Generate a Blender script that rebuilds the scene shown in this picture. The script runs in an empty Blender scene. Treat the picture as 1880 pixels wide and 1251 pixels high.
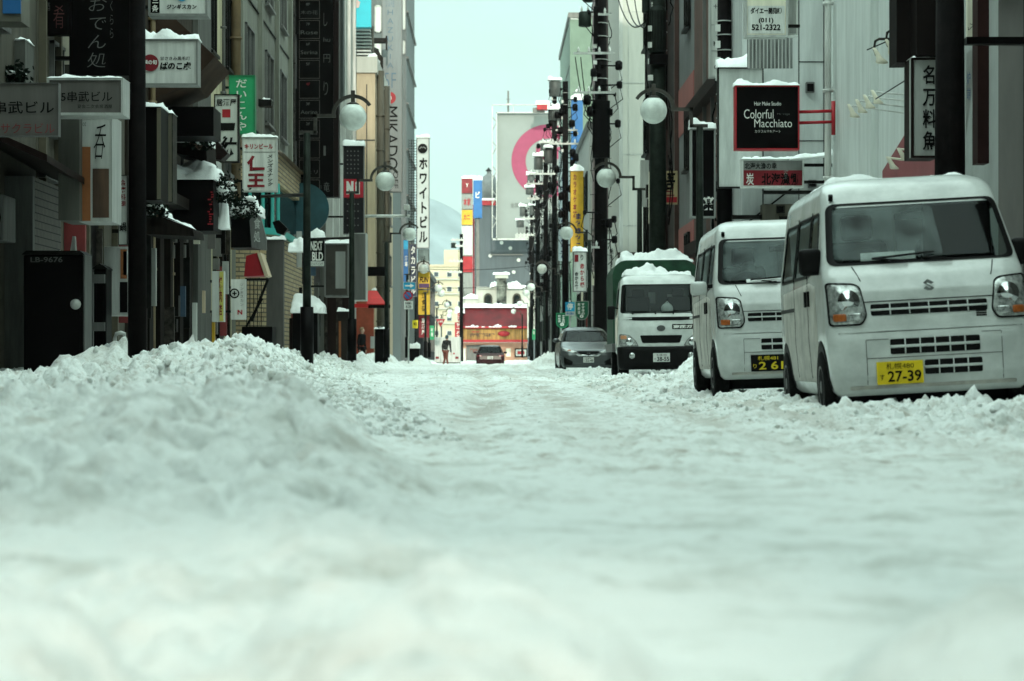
import bpy, bmesh, math, random
import numpy as np
from mathutils import Vector, Matrix
random.seed(7)
sc = bpy.context.scene
R = math.radians
# ---------------------------------------------------------------- camera
F = 4439.0; VX = 900.0; VY = 657.0; CH = 0.43       # focal length and vanishing point in photograph pixels, eye height in m
cam = bpy.data.cameras.new('camera'); camo = bpy.data.objects.new('camera', cam)
sc.collection.objects.link(camo); sc.camera = camo
camo.location = (0, 0, CH); camo.rotation_euler = (R(90), 0, 0)
cam.sensor_width = 36; cam.lens = 85
cam.shift_x = (940 - VX) / 1880; cam.shift_y = (VY - 625.5) / 1880
cam.clip_start = 0.1; cam.clip_end = 40000
cam.dof.use_dof = True; cam.dof.focus_distance = 34; cam.dof.aperture_fstop = 4.5
# ---------------------------------------------------------------- light
SUN_EL, SUN_AZ = 20.0, 2.0                           # behind the camera, a touch to its right
w = bpy.data.worlds.new('World'); sc.world = w; w.use_nodes = True
nt = w.node_tree; nt.nodes.clear()
def N(t, k, **kw):
    n = t.nodes.new(k)
    for a, b in kw.items(): setattr(n, a, b)
    return n
wo = N(nt, 'ShaderNodeOutputWorld'); bg = N(nt, 'ShaderNodeBackground')
sky = N(nt, 'ShaderNodeTexSky'); sky.sky_type = 'NISHITA'; sky.sun_disc = False
sky.sun_elevation = R(SUN_EL); sky.sun_rotation = R(180 - SUN_AZ); sky.dust_density = 2.5; sky.air_density = 1.0
tint = N(nt, 'ShaderNodeMixRGB', blend_type='MULTIPLY'); tint.inputs[0].default_value = 1
tint.inputs[2].default_value = (0.72, 1.0, 0.80, 1)
clouds = N(nt, 'ShaderNodeMixRGB'); clouds.inputs[2].default_value = (2.15, 2.72, 2.42, 1)
tc = N(nt, 'ShaderNodeTexCoord'); mp = N(nt, 'ShaderNodeMapping'); mp.inputs['Scale'].default_value = (1, 1, 2.2)
no = N(nt, 'ShaderNodeTexNoise'); no.inputs['Scale'].default_value = 13; no.inputs['Detail'].default_value = 6; no.inputs['Roughness'].default_value = .55
cr = N(nt, 'ShaderNodeValToRGB'); cr.color_ramp.elements[0].position = .3; cr.color_ramp.elements[0].color = (.66,.66,.66,1)
cr.color_ramp.elements[1].position = .66; cr.color_ramp.elements[1].color = (.95,.95,.95,1)
L = nt.links.new
L(sky.outputs[0], tint.inputs[1]); L(tc.outputs['Generated'], mp.inputs[0]); L(mp.outputs[0], no.inputs['Vector'])
L(no.outputs['Fac'], cr.inputs[0]); L(cr.outputs[0], clouds.inputs[0]); L(tint.outputs[0], clouds.inputs[1])
# bright veil of cloud overhead, dimmer low down
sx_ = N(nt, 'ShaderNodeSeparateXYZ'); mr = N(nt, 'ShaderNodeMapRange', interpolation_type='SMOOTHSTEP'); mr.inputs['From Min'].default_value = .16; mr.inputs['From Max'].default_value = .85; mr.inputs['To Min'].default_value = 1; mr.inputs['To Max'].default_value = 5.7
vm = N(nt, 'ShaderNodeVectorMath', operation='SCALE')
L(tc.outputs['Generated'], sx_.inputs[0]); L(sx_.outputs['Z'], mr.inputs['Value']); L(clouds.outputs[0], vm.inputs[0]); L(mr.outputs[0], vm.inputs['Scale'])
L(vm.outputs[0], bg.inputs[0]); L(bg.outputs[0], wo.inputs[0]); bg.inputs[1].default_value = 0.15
sl = bpy.data.lights.new('sun', 'SUN'); sl.energy = 1.5; sl.angle = R(1.0); sl.color = (1, .96, .82)
so = bpy.data.objects.new('sun', sl); sc.collection.objects.link(so)
so.rotation_euler = (R(90 - SUN_EL), 0, R(SUN_AZ)); so.location = (0, -20, 60)
sc.view_settings.view_transform = 'Standard'; sc.view_settings.look = 'None'
sc.view_settings.exposure = 0.90; sc.view_settings.gamma = 1
sc.cycles.max_bounces = 8; sc.cycles.transparent_max_bounces = 12

# ---------------------------------------------------------------- helpers
def P(x, y, D): return Vector(((x - VX) * D / F, D, CH + (VY - y) * D / F))
def PXx(x, D): return (x - VX) * D / F
def PZ(y, D): return CH + (VY - y) * D / F
LOC = {}
COL = sc.collection
def tag(o, label=None, cat=None, group=None, kind=None):
    if label: o['label'] = label
    if cat: o['category'] = cat
    if group: o['group'] = group
    if kind: o['kind'] = kind
    return o
def thing(name, label, cat, loc=(0,0,0), group=None):
    o = bpy.data.objects.new(name, None); COL.objects.link(o); o.location = loc; o.empty_display_size = .2
    LOC[o.name] = Vector(loc); return tag(o, label, cat, group)
MATS = {}
def mat(name, col, rough=.6, metal=0, var=.18, scale=1.5, bump=0, bscale=20, streak=False, spec=.28, emis=0, coat=0, dark=None):
    if name in MATS: return MATS[name]
    m = bpy.data.materials.new(name); m.use_nodes = True; t = m.node_tree; b = t.nodes['Principled BSDF']
    b.inputs['Roughness'].default_value = rough; b.inputs['Metallic'].default_value = metal
    b.inputs['Specular IOR Level'].default_value = spec; b.inputs['Coat Weight'].default_value = coat
    if max(col[:3]) < .46 and max(col[:3])-min(col[:3]) < .5*max(col[:3]): col = tuple(x*.50 for x in col[:3])
    c = tuple(col)[:3] + (1,)
    if max(col[:3]) < .06 and metal < .5 and rough > .2: b.inputs['Specular IOR Level'].default_value = .06
    g = N(t, 'ShaderNodeNewGeometry'); mp = N(t, 'ShaderNodeMapping')
    mp.inputs['Scale'].default_value = (1, 1, .12) if streak else (1, 1, 1)
    n = N(t, 'ShaderNodeTexNoise'); n.inputs['Scale'].default_value = scale * (3 if streak else 1); n.inputs['Detail'].default_value = 5; n.inputs['Roughness'].default_value = .65
    mx = N(t, 'ShaderNodeMixRGB'); r = N(t, 'ShaderNodeValToRGB'); r.color_ramp.elements[0].position = .35; r.color_ramp.elements[1].position = .7
    d = dark or tuple(x * (1 - 2.0 * var) for x in c[:3])
    mx.inputs[1].default_value = tuple(max(0, x) for x in d)[:3] + (1,); mx.inputs[2].default_value = tuple(min(1, x * (1 + var * .4)) for x in c[:3]) + (1,)
    t.links.new(g.outputs['Position'], mp.inputs[0]); t.links.new(mp.outputs[0], n.inputs['Vector'])
    t.links.new(n.outputs['Fac'], r.inputs[0]); t.links.new(r.outputs[0], mx.inputs[0]); t.links.new(mx.outputs[0], b.inputs['Base Color'])
    if bump:
        n2 = N(t, 'ShaderNodeTexNoise'); n2.inputs['Scale'].default_value = bscale; n2.inputs['Detail'].default_value = 4
        bu = N(t, 'ShaderNodeBump'); bu.inputs['Strength'].default_value = bump; bu.inputs['Distance'].default_value = .02
        t.links.new(g.outputs['Position'], n2.inputs['Vector']); t.links.new(n2.outputs['Fac'], bu.inputs['Height']); t.links.new(bu.outputs[0], b.inputs['Normal'])
    if emis: b.inputs['Emission Color'].default_value = c; b.inputs['Emission Strength'].default_value = emis
    MATS[name] = m; return m
def brickmat(name, c1, c2, mortar, bw, bh, axes='YZ', ms=.012, rough=.8):
    m = bpy.data.materials.new(name); m.use_nodes = True; t = m.node_tree; b = t.nodes['Principled BSDF']; b.inputs['Roughness'].default_value = rough
    g = N(t, 'ShaderNodeNewGeometry'); s = N(t, 'ShaderNodeSeparateXYZ'); c = N(t, 'ShaderNodeCombineXYZ'); br = N(t, 'ShaderNodeTexBrick')
    t.links.new(g.outputs['Position'], s.inputs[0])
    ad = N(t, 'ShaderNodeMath', operation='ADD'); t.links.new(s.outputs['X'], ad.inputs[0]); t.links.new(s.outputs['Y'], ad.inputs[1])
    t.links.new(ad.outputs[0], c.inputs[0]); t.links.new(s.outputs['Z'], c.inputs[1]); t.links.new(c.outputs[0], br.inputs[0])
    br.inputs['Color1'].default_value = c1 + (1,); br.inputs['Color2'].default_value = c2 + (1,); br.inputs['Mortar'].default_value = mortar + (1,)
    br.inputs['Scale'].default_value = 1; br.inputs['Brick Width'].default_value = bw; br.inputs['Row Height'].default_value = bh; br.inputs['Mortar Size'].default_value = ms
    t.links.new(br.outputs['Color'], b.inputs['Base Color'])
    bu = N(t, 'ShaderNodeBump'); bu.inputs['Strength'].default_value = .6; bu.inputs['Distance'].default_value = .02; bu.invert = True
    t.links.new(br.outputs['Fac'], bu.inputs['Height']); t.links.new(bu.outputs[0], b.inputs['Normal'])
    MATS[name] = m; return m
class MB:
    def __init__(s): s.v = []; s.f = []
    def add(s, vs, fs):
        k = len(s.v); s.v += [Vector(p) for p in vs]; s.f += [tuple(i + k for i in q) for q in fs]; return s
    def box(s, x0, x1, y0, y1, z0, z1):
        v = [(x, y, z) for z in (z0, z1) for y in (y0, y1) for x in (x0, x1)]
        return s.add(v, [(0,2,3,1),(4,5,7,6),(0,1,5,4),(2,6,7,3),(0,4,6,2),(1,3,7,5)])
    def pbox(s, x0, y0, x1, y1, D, dep, off=0):        # a box whose camera-facing end spans those photograph pixels at distance D
        a = P(x0, y1, D); b = P(x1, y0, D); return s.box(a.x, b.x, D + off, D + off + dep, a.z, b.z)
    def tube(s, pts, r, n=8, r2=None, cap=True):
        pts = [Vector(p) for p in pts]; rings = []; m = len(pts); up = Vector((0,0,1))
        for i, p in enumerate(pts):
            d = (pts[min(i+1, m-1)] - pts[max(i-1, 0)]).normalized()
            u = d.cross(up if abs(d.z) < .95 else Vector((0,1,0))).normalized(); w_ = u.cross(d).normalized()
            rr = r if r2 is None else r + (r2 - r) * i / (m - 1)
            rings.append([p + (u * math.cos(2*math.pi*k/n) + w_ * math.sin(2*math.pi*k/n)) * rr for k in range(n)])
        k0 = len(s.v); s.v += [q for g in rings for q in g]
        for i in range(m - 1):
            for k in range(n):
                a = k0 + i*n + k; b = k0 + i*n + (k+1) % n; s.f.append((a, b, b + n, a + n))
        if cap: s.f.append(tuple(k0 + k for k in range(n))[::-1]); s.f.append(tuple(k0 + (m-1)*n + k for k in range(n)))
        return s
    def lathe(s, prof, c=(0,0,0), n=20, axis='z'):
        k0 = len(s.v); c = Vector(c)
        for (r, h) in prof:
            for k in range(n):
                a = 2*math.pi*k/n; x, y = r*math.cos(a), r*math.sin(a)
                s.v.append(c + (Vector((x, y, h)) if axis == 'z' else Vector((h, x, y)) if axis == 'x' else Vector((x, h, -y))))
        for i in range(len(prof) - 1):
            for k in range(n):
                a = k0 + i*n + k; b = k0 + i*n + (k+1) % n; s.f.append((a, b, b + n, a + n))
        s.f.append(tuple(k0 + k for k in range(n))[::-1]); s.f.append(tuple(k0 + (len(prof)-1)*n + k for k in range(n)))
        return s
    def ball(s, c, r, n=20, sq=(1,1,1)):
        k0 = len(s.v); s.lathe([(max(.001, r*math.sin(math.pi*i/n)), -r*math.cos(math.pi*i/n)) for i in range(n+1)], (0,0,0), n)
        for i in range(k0, len(s.v)): v = s.v[i]; s.v[i] = Vector((v.x*sq[0]+c[0], v.y*sq[1]+c[1], v.z*sq[2]+c[2]))
        return s
    def poly(s, pts, y0, y1):                           # outline in x,z extruded along y
        n = len(pts); k = len(s.v)
        s.v += [Vector((x, y0, z)) for x, z in pts] + [Vector((x, y1, z)) for x, z in pts]
        s.f += [tuple(range(k, k+n)), tuple(range(k+n, k+2*n))[::-1]] + [(k+i, k+n+i, k+n+(i+1)%n, k+(i+1)%n) for i in range(n)]
        return s
    def ppoly(s, pts, D, dep):
        return s.poly([(PXx(x, D), PZ(y, D)) for x, y in pts], D, D + dep)
    def build(s, name, m, parent=None, smooth=False, bev=0, label=None):
        if parent is None:
            xs = [v.x for v in s.v]; ys = [v.y for v in s.v]; zs = [v.z for v in s.v]
            loc = Vector(((min(xs)+max(xs))/2, (min(ys)+max(ys))/2, min(zs)))
        else: loc = LOC[parent.name]
        me = bpy.data.meshes.new(name); me.from_pydata([tuple(v - loc) for v in s.v], [], s.f)
        bm = bmesh.new(); bm.from_mesh(me); bmesh.ops.recalc_face_normals(bm, faces=bm.faces)
        if bev:
            bmesh.ops.bevel(bm, geom=[e for e in bm.edges if len(e.link_faces) == 2 and e.calc_face_angle(0) > .6], offset=bev, segments=2, affect='EDGES', clamp_overlap=True, profile=.5)
        bm.to_mesh(me); bm.free()
        if m: me.materials.append(m)
        if smooth: me.polygons.foreach_set('use_smooth', [True]*len(me.polygons)); 
        o = bpy.data.objects.new(name, me); COL.objects.link(o)
        if parent is None: o.location = loc
        else: o.parent = parent
        LOC[o.name] = loc
        if label: o['label'] = label
        return o
def copy_tree(o, parent=None):
    c = o.copy(); COL.objects.link(c); c.parent = parent
    for ch in [x for x in o.children]: copy_tree(ch, c)
    return c
# numpy noise
def _h(ix, iy, s):
    n = (ix.astype(np.int64) * 374761393 + iy.astype(np.int64) * 668265263 + s * 144665) & 0x7fffffff
    n = ((n ^ (n >> 13)) * 1274126177) & 0x7fffffff
    return ((n ^ (n >> 16)) & 0xffff) / 65535.0
def vnoise(x, y, s=0):
    ix = np.floor(x); iy = np.floor(y); fx = x - ix; fy = y - iy
    fx = fx*fx*fx*(fx*(fx*6-15)+10); fy = fy*fy*fy*(fy*(fy*6-15)+10)
    a = _h(ix, iy, s); b = _h(ix+1, iy, s); c = _h(ix, iy+1, s); d = _h(ix+1, iy+1, s)
    return (a*(1-fx)+b*fx)*(1-fy) + (c*(1-fx)+d*fx)*fy - .5
def fbm(x, y, s=0, o=4, g=.5):
    r = 0; a = 1
    for k in range(o): r = r + a * vnoise(x*2**k + 17.3*k, y*2**k - 9.1*k, s + k); a *= g
    return r
def clods(x, y, s=0):                                   # rounded lumps: distance to nearest of jittered points
    ix = np.floor(x); iy = np.floor(y); best = np.full(x.shape, 9.0); hh = np.zeros(x.shape)
    for dx in (-1, 0, 1):
        for dy in (-1, 0, 1):
            jx = ix+dx; jy = iy+dy; px = jx + _h(jx, jy, s); py = jy + _h(jx, jy, s+5); rr = _h(jx, jy, s+9)
            d = np.hypot(x-px, y-py) / (.35 + .5*rr)
            m = d < best; best = np.where(m, d, best); hh = np.where(m, rr, hh)
    return np.sqrt(np.clip(1 - best**2, 0, 1)) * (.35 + .65*hh)
def snowmat():
    m = bpy.data.materials.new('snow'); m.use_nodes = True; t = m.node_tree; b = t.nodes['Principled BSDF']
    b.inputs['Roughness'].default_value = .75; b.inputs['Specular IOR Level'].default_value = .25
    g = N(t, 'ShaderNodeNewGeometry'); n = N(t, 'ShaderNodeTexNoise'); n.inputs['Scale'].default_value = 2.2; n.inputs['Detail'].default_value = 8; n.inputs['Roughness'].default_value = .7
    r = N(t, 'ShaderNodeValToRGB'); e = r.color_ramp.elements
    e[0].position = .34; e[0].color = (.58, .60, .56, 1); e[1].position = .50; e[1].color = (.86, .89, .87, 1)
    t.links.new(g.outputs['Position'], n.inputs['Vector']); t.links.new(n.outputs['Fac'], r.inputs[0])
    n3 = N(t, 'ShaderNodeTexNoise'); n3.inputs['Scale'].default_value = 7; n3.inputs['Detail'].default_value = 7; n3.inputs['Roughness'].default_value = .75; r3 = N(t, 'ShaderNodeValToRGB'); r3.color_ramp.elements[0].position = .51; r3.color_ramp.elements[0].color = (0,0,0,1); r3.color_ramp.elements[1].position = .68; r3.color_ramp.elements[1].color = (.75,.75,.75,1)
    dm = N(t, 'ShaderNodeMixRGB'); dm.inputs[2].default_value = (.34,.29,.23,1)
    t.links.new(g.outputs['Position'], n3.inputs['Vector']); t.links.new(n3.outputs['Fac'], r3.inputs[0]); sy = N(t, 'ShaderNodeSeparateXYZ'); my = N(t, 'ShaderNodeMapRange'); my.inputs['From Min'].default_value = 4; my.inputs['From Max'].default_value = 9; my.inputs['To Min'].default_value = .25; ml = N(t, 'ShaderNodeMath', operation='MULTIPLY'); t.links.new(g.outputs['Position'], sy.inputs[0]); t.links.new(sy.outputs['Y'], my.inputs['Value']); t.links.new(my.outputs[0], ml.inputs[0]); t.links.new(r3.outputs[0], ml.inputs[1]); t.links.new(ml.outputs[0], dm.inputs[0]); t.links.new(r.outputs[0], dm.inputs[1])
    at = N(t, 'ShaderNodeAttribute', attribute_name='packed'); pk = N(t, 'ShaderNodeMixRGB'); pk.inputs[2].default_value = (.50,.47,.42,1)
    t.links.new(at.outputs['Fac'], pk.inputs[0]); t.links.new(dm.outputs[0], pk.inputs[1]); t.links.new(pk.outputs[0], b.inputs['Base Color'])
    n2 = N(t, 'ShaderNodeTexNoise'); n2.inputs['Scale'].default_value = 38; n2.inputs['Detail'].default_value = 6; n2.inputs['Roughness'].default_value = .7
    bu = N(t, 'ShaderNodeBump'); bu.inputs['Strength'].default_value = .9; bu.inputs['Distance'].default_value = .03
    t.links.new(g.outputs['Position'], n2.inputs['Vector']); t.links.new(n2.outputs['Fac'], bu.inputs['Height']); t.links.new(bu.outputs[0], b.inputs['Normal'])
    return m
SNOW = snowmat()
SNOWCLEAN = mat('clean_snow', (.74,.76,.75), .7, var=.06, scale=6, bump=.5, bscale=30)
# ---------------------------------------------------------------- text
TC = {}
def textmesh(s, bold=0, shear=0):
    k = (s, bold, shear)
    if k in TC: return TC[k]
    c = bpy.data.curves.new('t', 'FONT'); c.body = s; c.size = 1; c.offset = bold; c.shear = shear; c.resolution_u = 3
    c.align_x = 'CENTER'; c.space_line = 1.12; c.fill_mode = 'FRONT'
    o = bpy.data.objects.new('t', c); COL.objects.link(o); dg = bpy.context.evaluated_depsgraph_get()
    me = bpy.data.meshes.new_from_object(o.evaluated_get(dg)); vs = [v.co.copy() for v in me.vertices]; fs = [tuple(p.vertices) for p in me.polygons]
    bpy.data.objects.remove(o); bpy.data.curves.remove(c); bpy.data.meshes.remove(me)
    if not vs: vs = [Vector((0,0,0)), Vector((1,0,0)), Vector((0,1,0))]; fs = []
    x0 = min(v.x for v in vs); x1 = max(v.x for v in vs); y0 = min(v.y for v in vs); y1 = max(v.y for v in vs)
    vs = [((v.x-x0)/(x1-x0+1e-6), (v.y-y0)/(y1-y0+1e-6)) for v in vs]
    TC[k] = (vs, fs); return TC[k]
def lettering(mb, s, bx, D=None, bold=.02, shear=0, vert=False, rot=0, y=None, metric=False):
    """text stretched to the box (x0, top, x1, bottom) in photo pixels at distance D, or metric (x0, ztop, x1, zbottom)"""
    if vert: s = '\n'.join(s)
    vs, fs = textmesh(s, bold, shear)
    if rot: vs = [(v[1], 1 - v[0]) for v in vs]
    x0, t, x1, b = bx
    if not metric: x0, x1, t, b = PXx(x0, D), PXx(x1, D), PZ(t, D), PZ(b, D)
    yy = D if y is None else y
    mb.add([(x0 + u*(x1-x0), yy, b + v*(t-b)) for u, v in vs], fs); return mb
# common materials
BLACK = mat('black_paint', (.006,.004,.0045), .45, var=.3, scale=4)
DKMET = mat('dark_metal', (.03,.028,.026), .5, .3, var=.3, scale=5)
POLEM = mat('utility_pole_dark', (.010,.007,.007), .75, var=.35, scale=6, bump=.3)
GREY = mat('grey_metal', (.28,.28,.27), .5, .3, var=.2, scale=3, streak=True)
LGREY = mat('light_grey_metal', (.45,.46,.44), .5, .2, var=.15, scale=3, streak=True)
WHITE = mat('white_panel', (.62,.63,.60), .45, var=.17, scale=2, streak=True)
CREAM = mat('cream_panel', (.72,.68,.55), .5, var=.12, scale=2, streak=True)
GLASSD = mat('dark_window_glass', (.015,.02,.022), .08, var=.3, scale=1, spec=.8)
INK = mat('black_ink', (.012,.011,.011), .6, var=.1)
RED = mat('red_paint', (.34,.012,.02), .5, var=.15)
DRED = mat('dark_red_paint', (.20,.010,.018), .5, var=.2)
BROWN = mat('brown_paint', (.10,.055,.035), .6, var=.3, streak=True)
RUST = mat('weathered_steel', (.11,.095,.08), .65, .3, var=.4, scale=8)
WINK = mat('white_lettering', (.7,.7,.66), .5, var=.08)
def snow_cap(x0, x1, y, D, dep, h, what, seed=None, side=0, name='snow_cap', slope=0, m=None):
    """lump of snow lying on a top edge: pixels x0..x1 at height y, distance D"""
    a = P(x0, y, D); b = P(x1, y + slope, D); s = random.randint(0, 9999) if seed is None else seed
    nx = max(6, int((b.x-a.x)/.035)); ny = max(5, int(dep/.04)); nx = min(nx, 70); ny = min(ny, 40)
    mb = MB(); u = np.linspace(0, 1, nx+1); v = np.linspace(0, 1, ny+1); U, V = np.meshgrid(u, v)
    X = a.x + (b.x-a.x)*U; Y = D + dep*V
    e = np.minimum(np.minimum(U, 1-U)*(b.x-a.x), np.minimum(V, 1-V)*dep) / (min(h*.6, .22*(b.x-a.x), .25*dep) + 1e-6); e = np.clip(e, 0, 1)
    prof = np.sqrt(1 - (1-e)**2)
    q_ = min(h, .35*(b.x-a.x)); H = h * prof * (.55 + 1.1*fbm(X/q_*.45, Y/q_*.45, s, 4)) * np.clip(.8 + 1.6*fbm(X/q_*.18+9, Y/q_*.2, s+7, 2), .12, 1.5) + h*.45*clods(X/q_*.8, Y/q_*.8, s)*prof + h*.15*clods(X/q_*2.1, Y/q_*2.1, s+3)*prof
    Z = a.z + (b.z-a.z)*U + np.maximum(H, 0)
    X = X + (1-e)*q_*.12*np.sign(U-.5)*(1+fbm(Y/q_*2, Z/q_*3, s, 2)*2) + q_*.25*e*(1-e)*4*np.sign(U-.5); Y = Y + (1-e)*q_*.2*np.sign(V-.5)
    mb.add(list(zip(X.ravel(), Y.ravel(), Z.ravel())), [(j*(nx+1)+i, j*(nx+1)+i+1, (j+1)*(nx+1)+i+1, (j+1)*(nx+1)+i) for j in range(ny) for i in range(nx)])
    k = len(mb.v)
    mb.add([(X[0,0], Y[0,0], a.z), (X[0,-1], Y[0,-1], b.z), (X[-1,-1], Y[-1,-1], b.z), (X[-1,0], Y[-1,0], a.z)], [(0,3,2,1)])
    o = mb.build(name, m or SNOWCLEAN, None, True); return tag(o, what, 'snow', 'snow lying on ledges and signs')
# ---------------------------------------------------------------- ground
def bank_h(X, Y):
    toe = np.interp(Y, [0, 3, 6, 11.7, 18.5, 30, 45, 80, 300], [.9, .35, -.05, -.5, -1.05, -2.0, -2.7, -3.2, -3.6])
    top = np.interp(Y, [0, 3, 6, 10, 15, 22, 27, 33, 38, 43, 60, 90, 130, 300], [.0, .0, .11, .16, .10, .10, .36, .54, .46, .33, .22, .18, .25, .2])
    d = toe - X; wd = np.interp(Y, [0, 7, 12, 20, 30, 60, 300], [.8, .55, .5, .9, 1.2, .8, .7])
    up = np.clip(d / wd, 0, 1); up = up*up*(3-2*up)
    back = np.clip((-3.5 - X) / .9, 0, 1); back = back*back*(3-2*back)
    lo = np.interp(Y, [0, 18, 24, 300], [.95, .9, .3, .2])
    return top * up * (1 - back*(1-lo)), up
MOUNDS = [(-4.6, 28.2, .62, .55, .30), (-5.1, 33, .6, .5, .3), (3.9, 45.4, .5, .5, .42), (4.3, 28.6, .8, .4, .25), (4.1, 15.5, 1.1, .8, .10), (2.0, 15.2, .7, .5, .05),
          (3.4, 132, 1.2, 5, .55), (4.6, 128, 1.2, 6, .8), (-4.3, 62, .5, 3, .35), (-4.1, 76, .5, 3, .3), (-3.5, 125, .5, 5, .35), (-4.6, 100, .8, 6, .5),
          (-.06, 2.85, .27, .5, .085), (.56, 2.65, .18, .35, .11), (-.56, 2.6, .16, .35, .08), (-.75, 7.2, .9, 1.4, .06), (1.9, 73.5, .8, 1.5, .1), (3.3,48.6,1.5,4,-.22), (3.0,74,1.6,5,-.12), (2.9,25,1.1,2.4,-.10), (-3.6,20,.5,.6,.12), (-2.3, 9.5, .7,.8,.08)]
def ground_z(X, Y):
    X = np.asarray(X, float); Y = np.asarray(Y, float)
    b, up = bank_h(X, Y)
    z = .045 + b
    z = z + .035*fbm(X*.9, Y*.3, 3, 3)
    # wheel tracks, slush worn down
    for tx in (-.3, 1.15, 1.75): z = z - .06*np.exp(-((X - tx - .25*np.sin(Y/17))/.17)**2) * np.clip((Y-8)/20, 0, 1)
    wx = X + .12*fbm(X*3, Y*3, 51, 2); wy = Y + .15*fbm(X*3, Y*3, 57, 2); side = np.clip((X-1.5)/1.3, 0, 1)
    near = np.interp(Y, [0, 2.5, 5, 9, 14], [.30, .38, .55, .8, 1])
    big = clods(wx*2.6, wy*1.9, 1)*.085 + fbm(X*3, Y*2.2, 8, 4, .6)*.09
    mid = clods(wx*6.0+3, wy*4.6, 2)*.065; fine = clods(wx*11, wy*8.5, 4)*.052 + clods(wx*21, wy*17, 6)*.028 + fbm(X*16, Y*13, 41, 3, .6)*.035
    patch = .3 + .9*np.clip(fbm(X*.8+5, Y*.5, 21, 3)*2.2+.55, 0, 1)
    patch2 = .35 + .9*np.clip(fbm(X*1.7+2, Y*.9, 25, 3)*2.4+.45, 0, 1)
    crev = -.05*np.clip(.10-np.abs(fbm(wx*4.5, wy*3.6, 61, 3)), 0, .1)/.1 - .03*np.clip(.10-np.abs(fbm(wx*10, wy*8, 67, 2)), 0, .1)/.1
    z = z + near*((.15+.85*up+.8*side)*patch*crev + (.10+.80*up+.45*side)*patch*(big-.03) + (.20+1.2*up+1.0*side)*patch*(mid-.01) + (.45+1.0*up+.8*side)*patch2*(fine-.02))
    for mx, my, sx, sy, h in MOUNDS:
        d = ((X-mx)/sx)**2 + ((Y-my)/sy)**2
        z = z + np.where(d < 1, h*np.clip(1-d,0,1)**.8*(1 + .5*fbm(X*5, Y*4, 31, 3)), 0)
    return z
def grid_sheet(xs, ys, name, m, zf):
    X, Y = np.meshgrid(xs, ys); Z = zf(X, Y)
    co = np.stack([X, Y, Z], -1).reshape(-1, 3); nx, ny = len(xs), len(ys)
    i = np.arange((ny-1)*(nx-1)); r = i // (nx-1); c = i % (nx-1); a = r*nx + c
    q = np.stack([a, a+1, a+nx+1, a+nx], -1)
    me = bpy.data.meshes.new(name); me.vertices.add(len(co)); me.vertices.foreach_set('co', co.ravel())
    me.loops.add(q.size); me.loops.foreach_set('vertex_index', q.ravel().astype(np.int32))
    me.polygons.add(len(q)); me.polygons.foreach_set('loop_start', (np.arange(len(q))*4).astype(np.int32)); me.polygons.foreach_set('loop_total', np.full(len(q), 4, np.int32))
    me.update(); me.validate(); me.polygons.foreach_set('use_smooth', [True]*len(q)); me.materials.append(m)
    o = bpy.data.objects.new(name, me); COL.objects.link(o); LOC[o.name] = Vector((0,0,0)); return o
ys = np.exp(np.linspace(math.log(1.3), math.log(6), 330)).tolist(); ys += np.exp(np.linspace(math.log(6), math.log(48), 1000))[1:].tolist(); ys += np.exp(np.linspace(math.log(48), math.log(330), 300))[1:].tolist()
ys = [-6, -3, -1, 0, .5, 1.0] + ys
xs = np.concatenate([np.linspace(-6.9, -3.5, 70)[:-1], np.linspace(-3.5, 4.6, 330)[:-1], np.linspace(4.6, 6.9, 60)])
def packed(X, Y):
    r = 0
    for tx in (-.3, 1.15, 1.75, .35): r = r + np.exp(-((X - tx - .25*np.sin(Y/17) - .1*fbm(X*0+3, Y*.3, 71, 2))/.16)**2)
    r = np.clip(r, 0, 1) * np.clip((Y-6)/12, 0, 1) * (.5+1.2*fbm(X*3, Y*1.2, 73, 4)) + .55*np.clip(fbm(X*1.3, Y*.6, 75, 5, .6)-.18, 0, 1)*2*np.clip((Y-8)/10, 0, 1)
    return np.clip(r, 0, .75)
rd = grid_sheet(xs, np.array(ys), 'snow_covered_road', SNOW, lambda X, Y: np.where(Y < .9, .1, ground_z(X, Y)))
at_ = rd.data.attributes.new('packed', 'FLOAT', 'POINT'); _X, _Y = np.meshgrid(xs, np.array(ys)); at_.data.foreach_set('value', packed(_X, _Y).ravel().astype(np.float32))
tag(rd, 'churned white snow covering the road and the ploughed bank on its left', None, None, 'structure')
base = grid_sheet(np.linspace(-6000, 6000, 9), np.concatenate([np.linspace(-300, 600, 4), np.linspace(1500, 14000, 5)]), 'ground', mat('far_snow', (.7,.72,.7), .8), lambda X, Y: X*0 - .03)
tag(base, 'flat ground under the town', None, None, 'structure')

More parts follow.
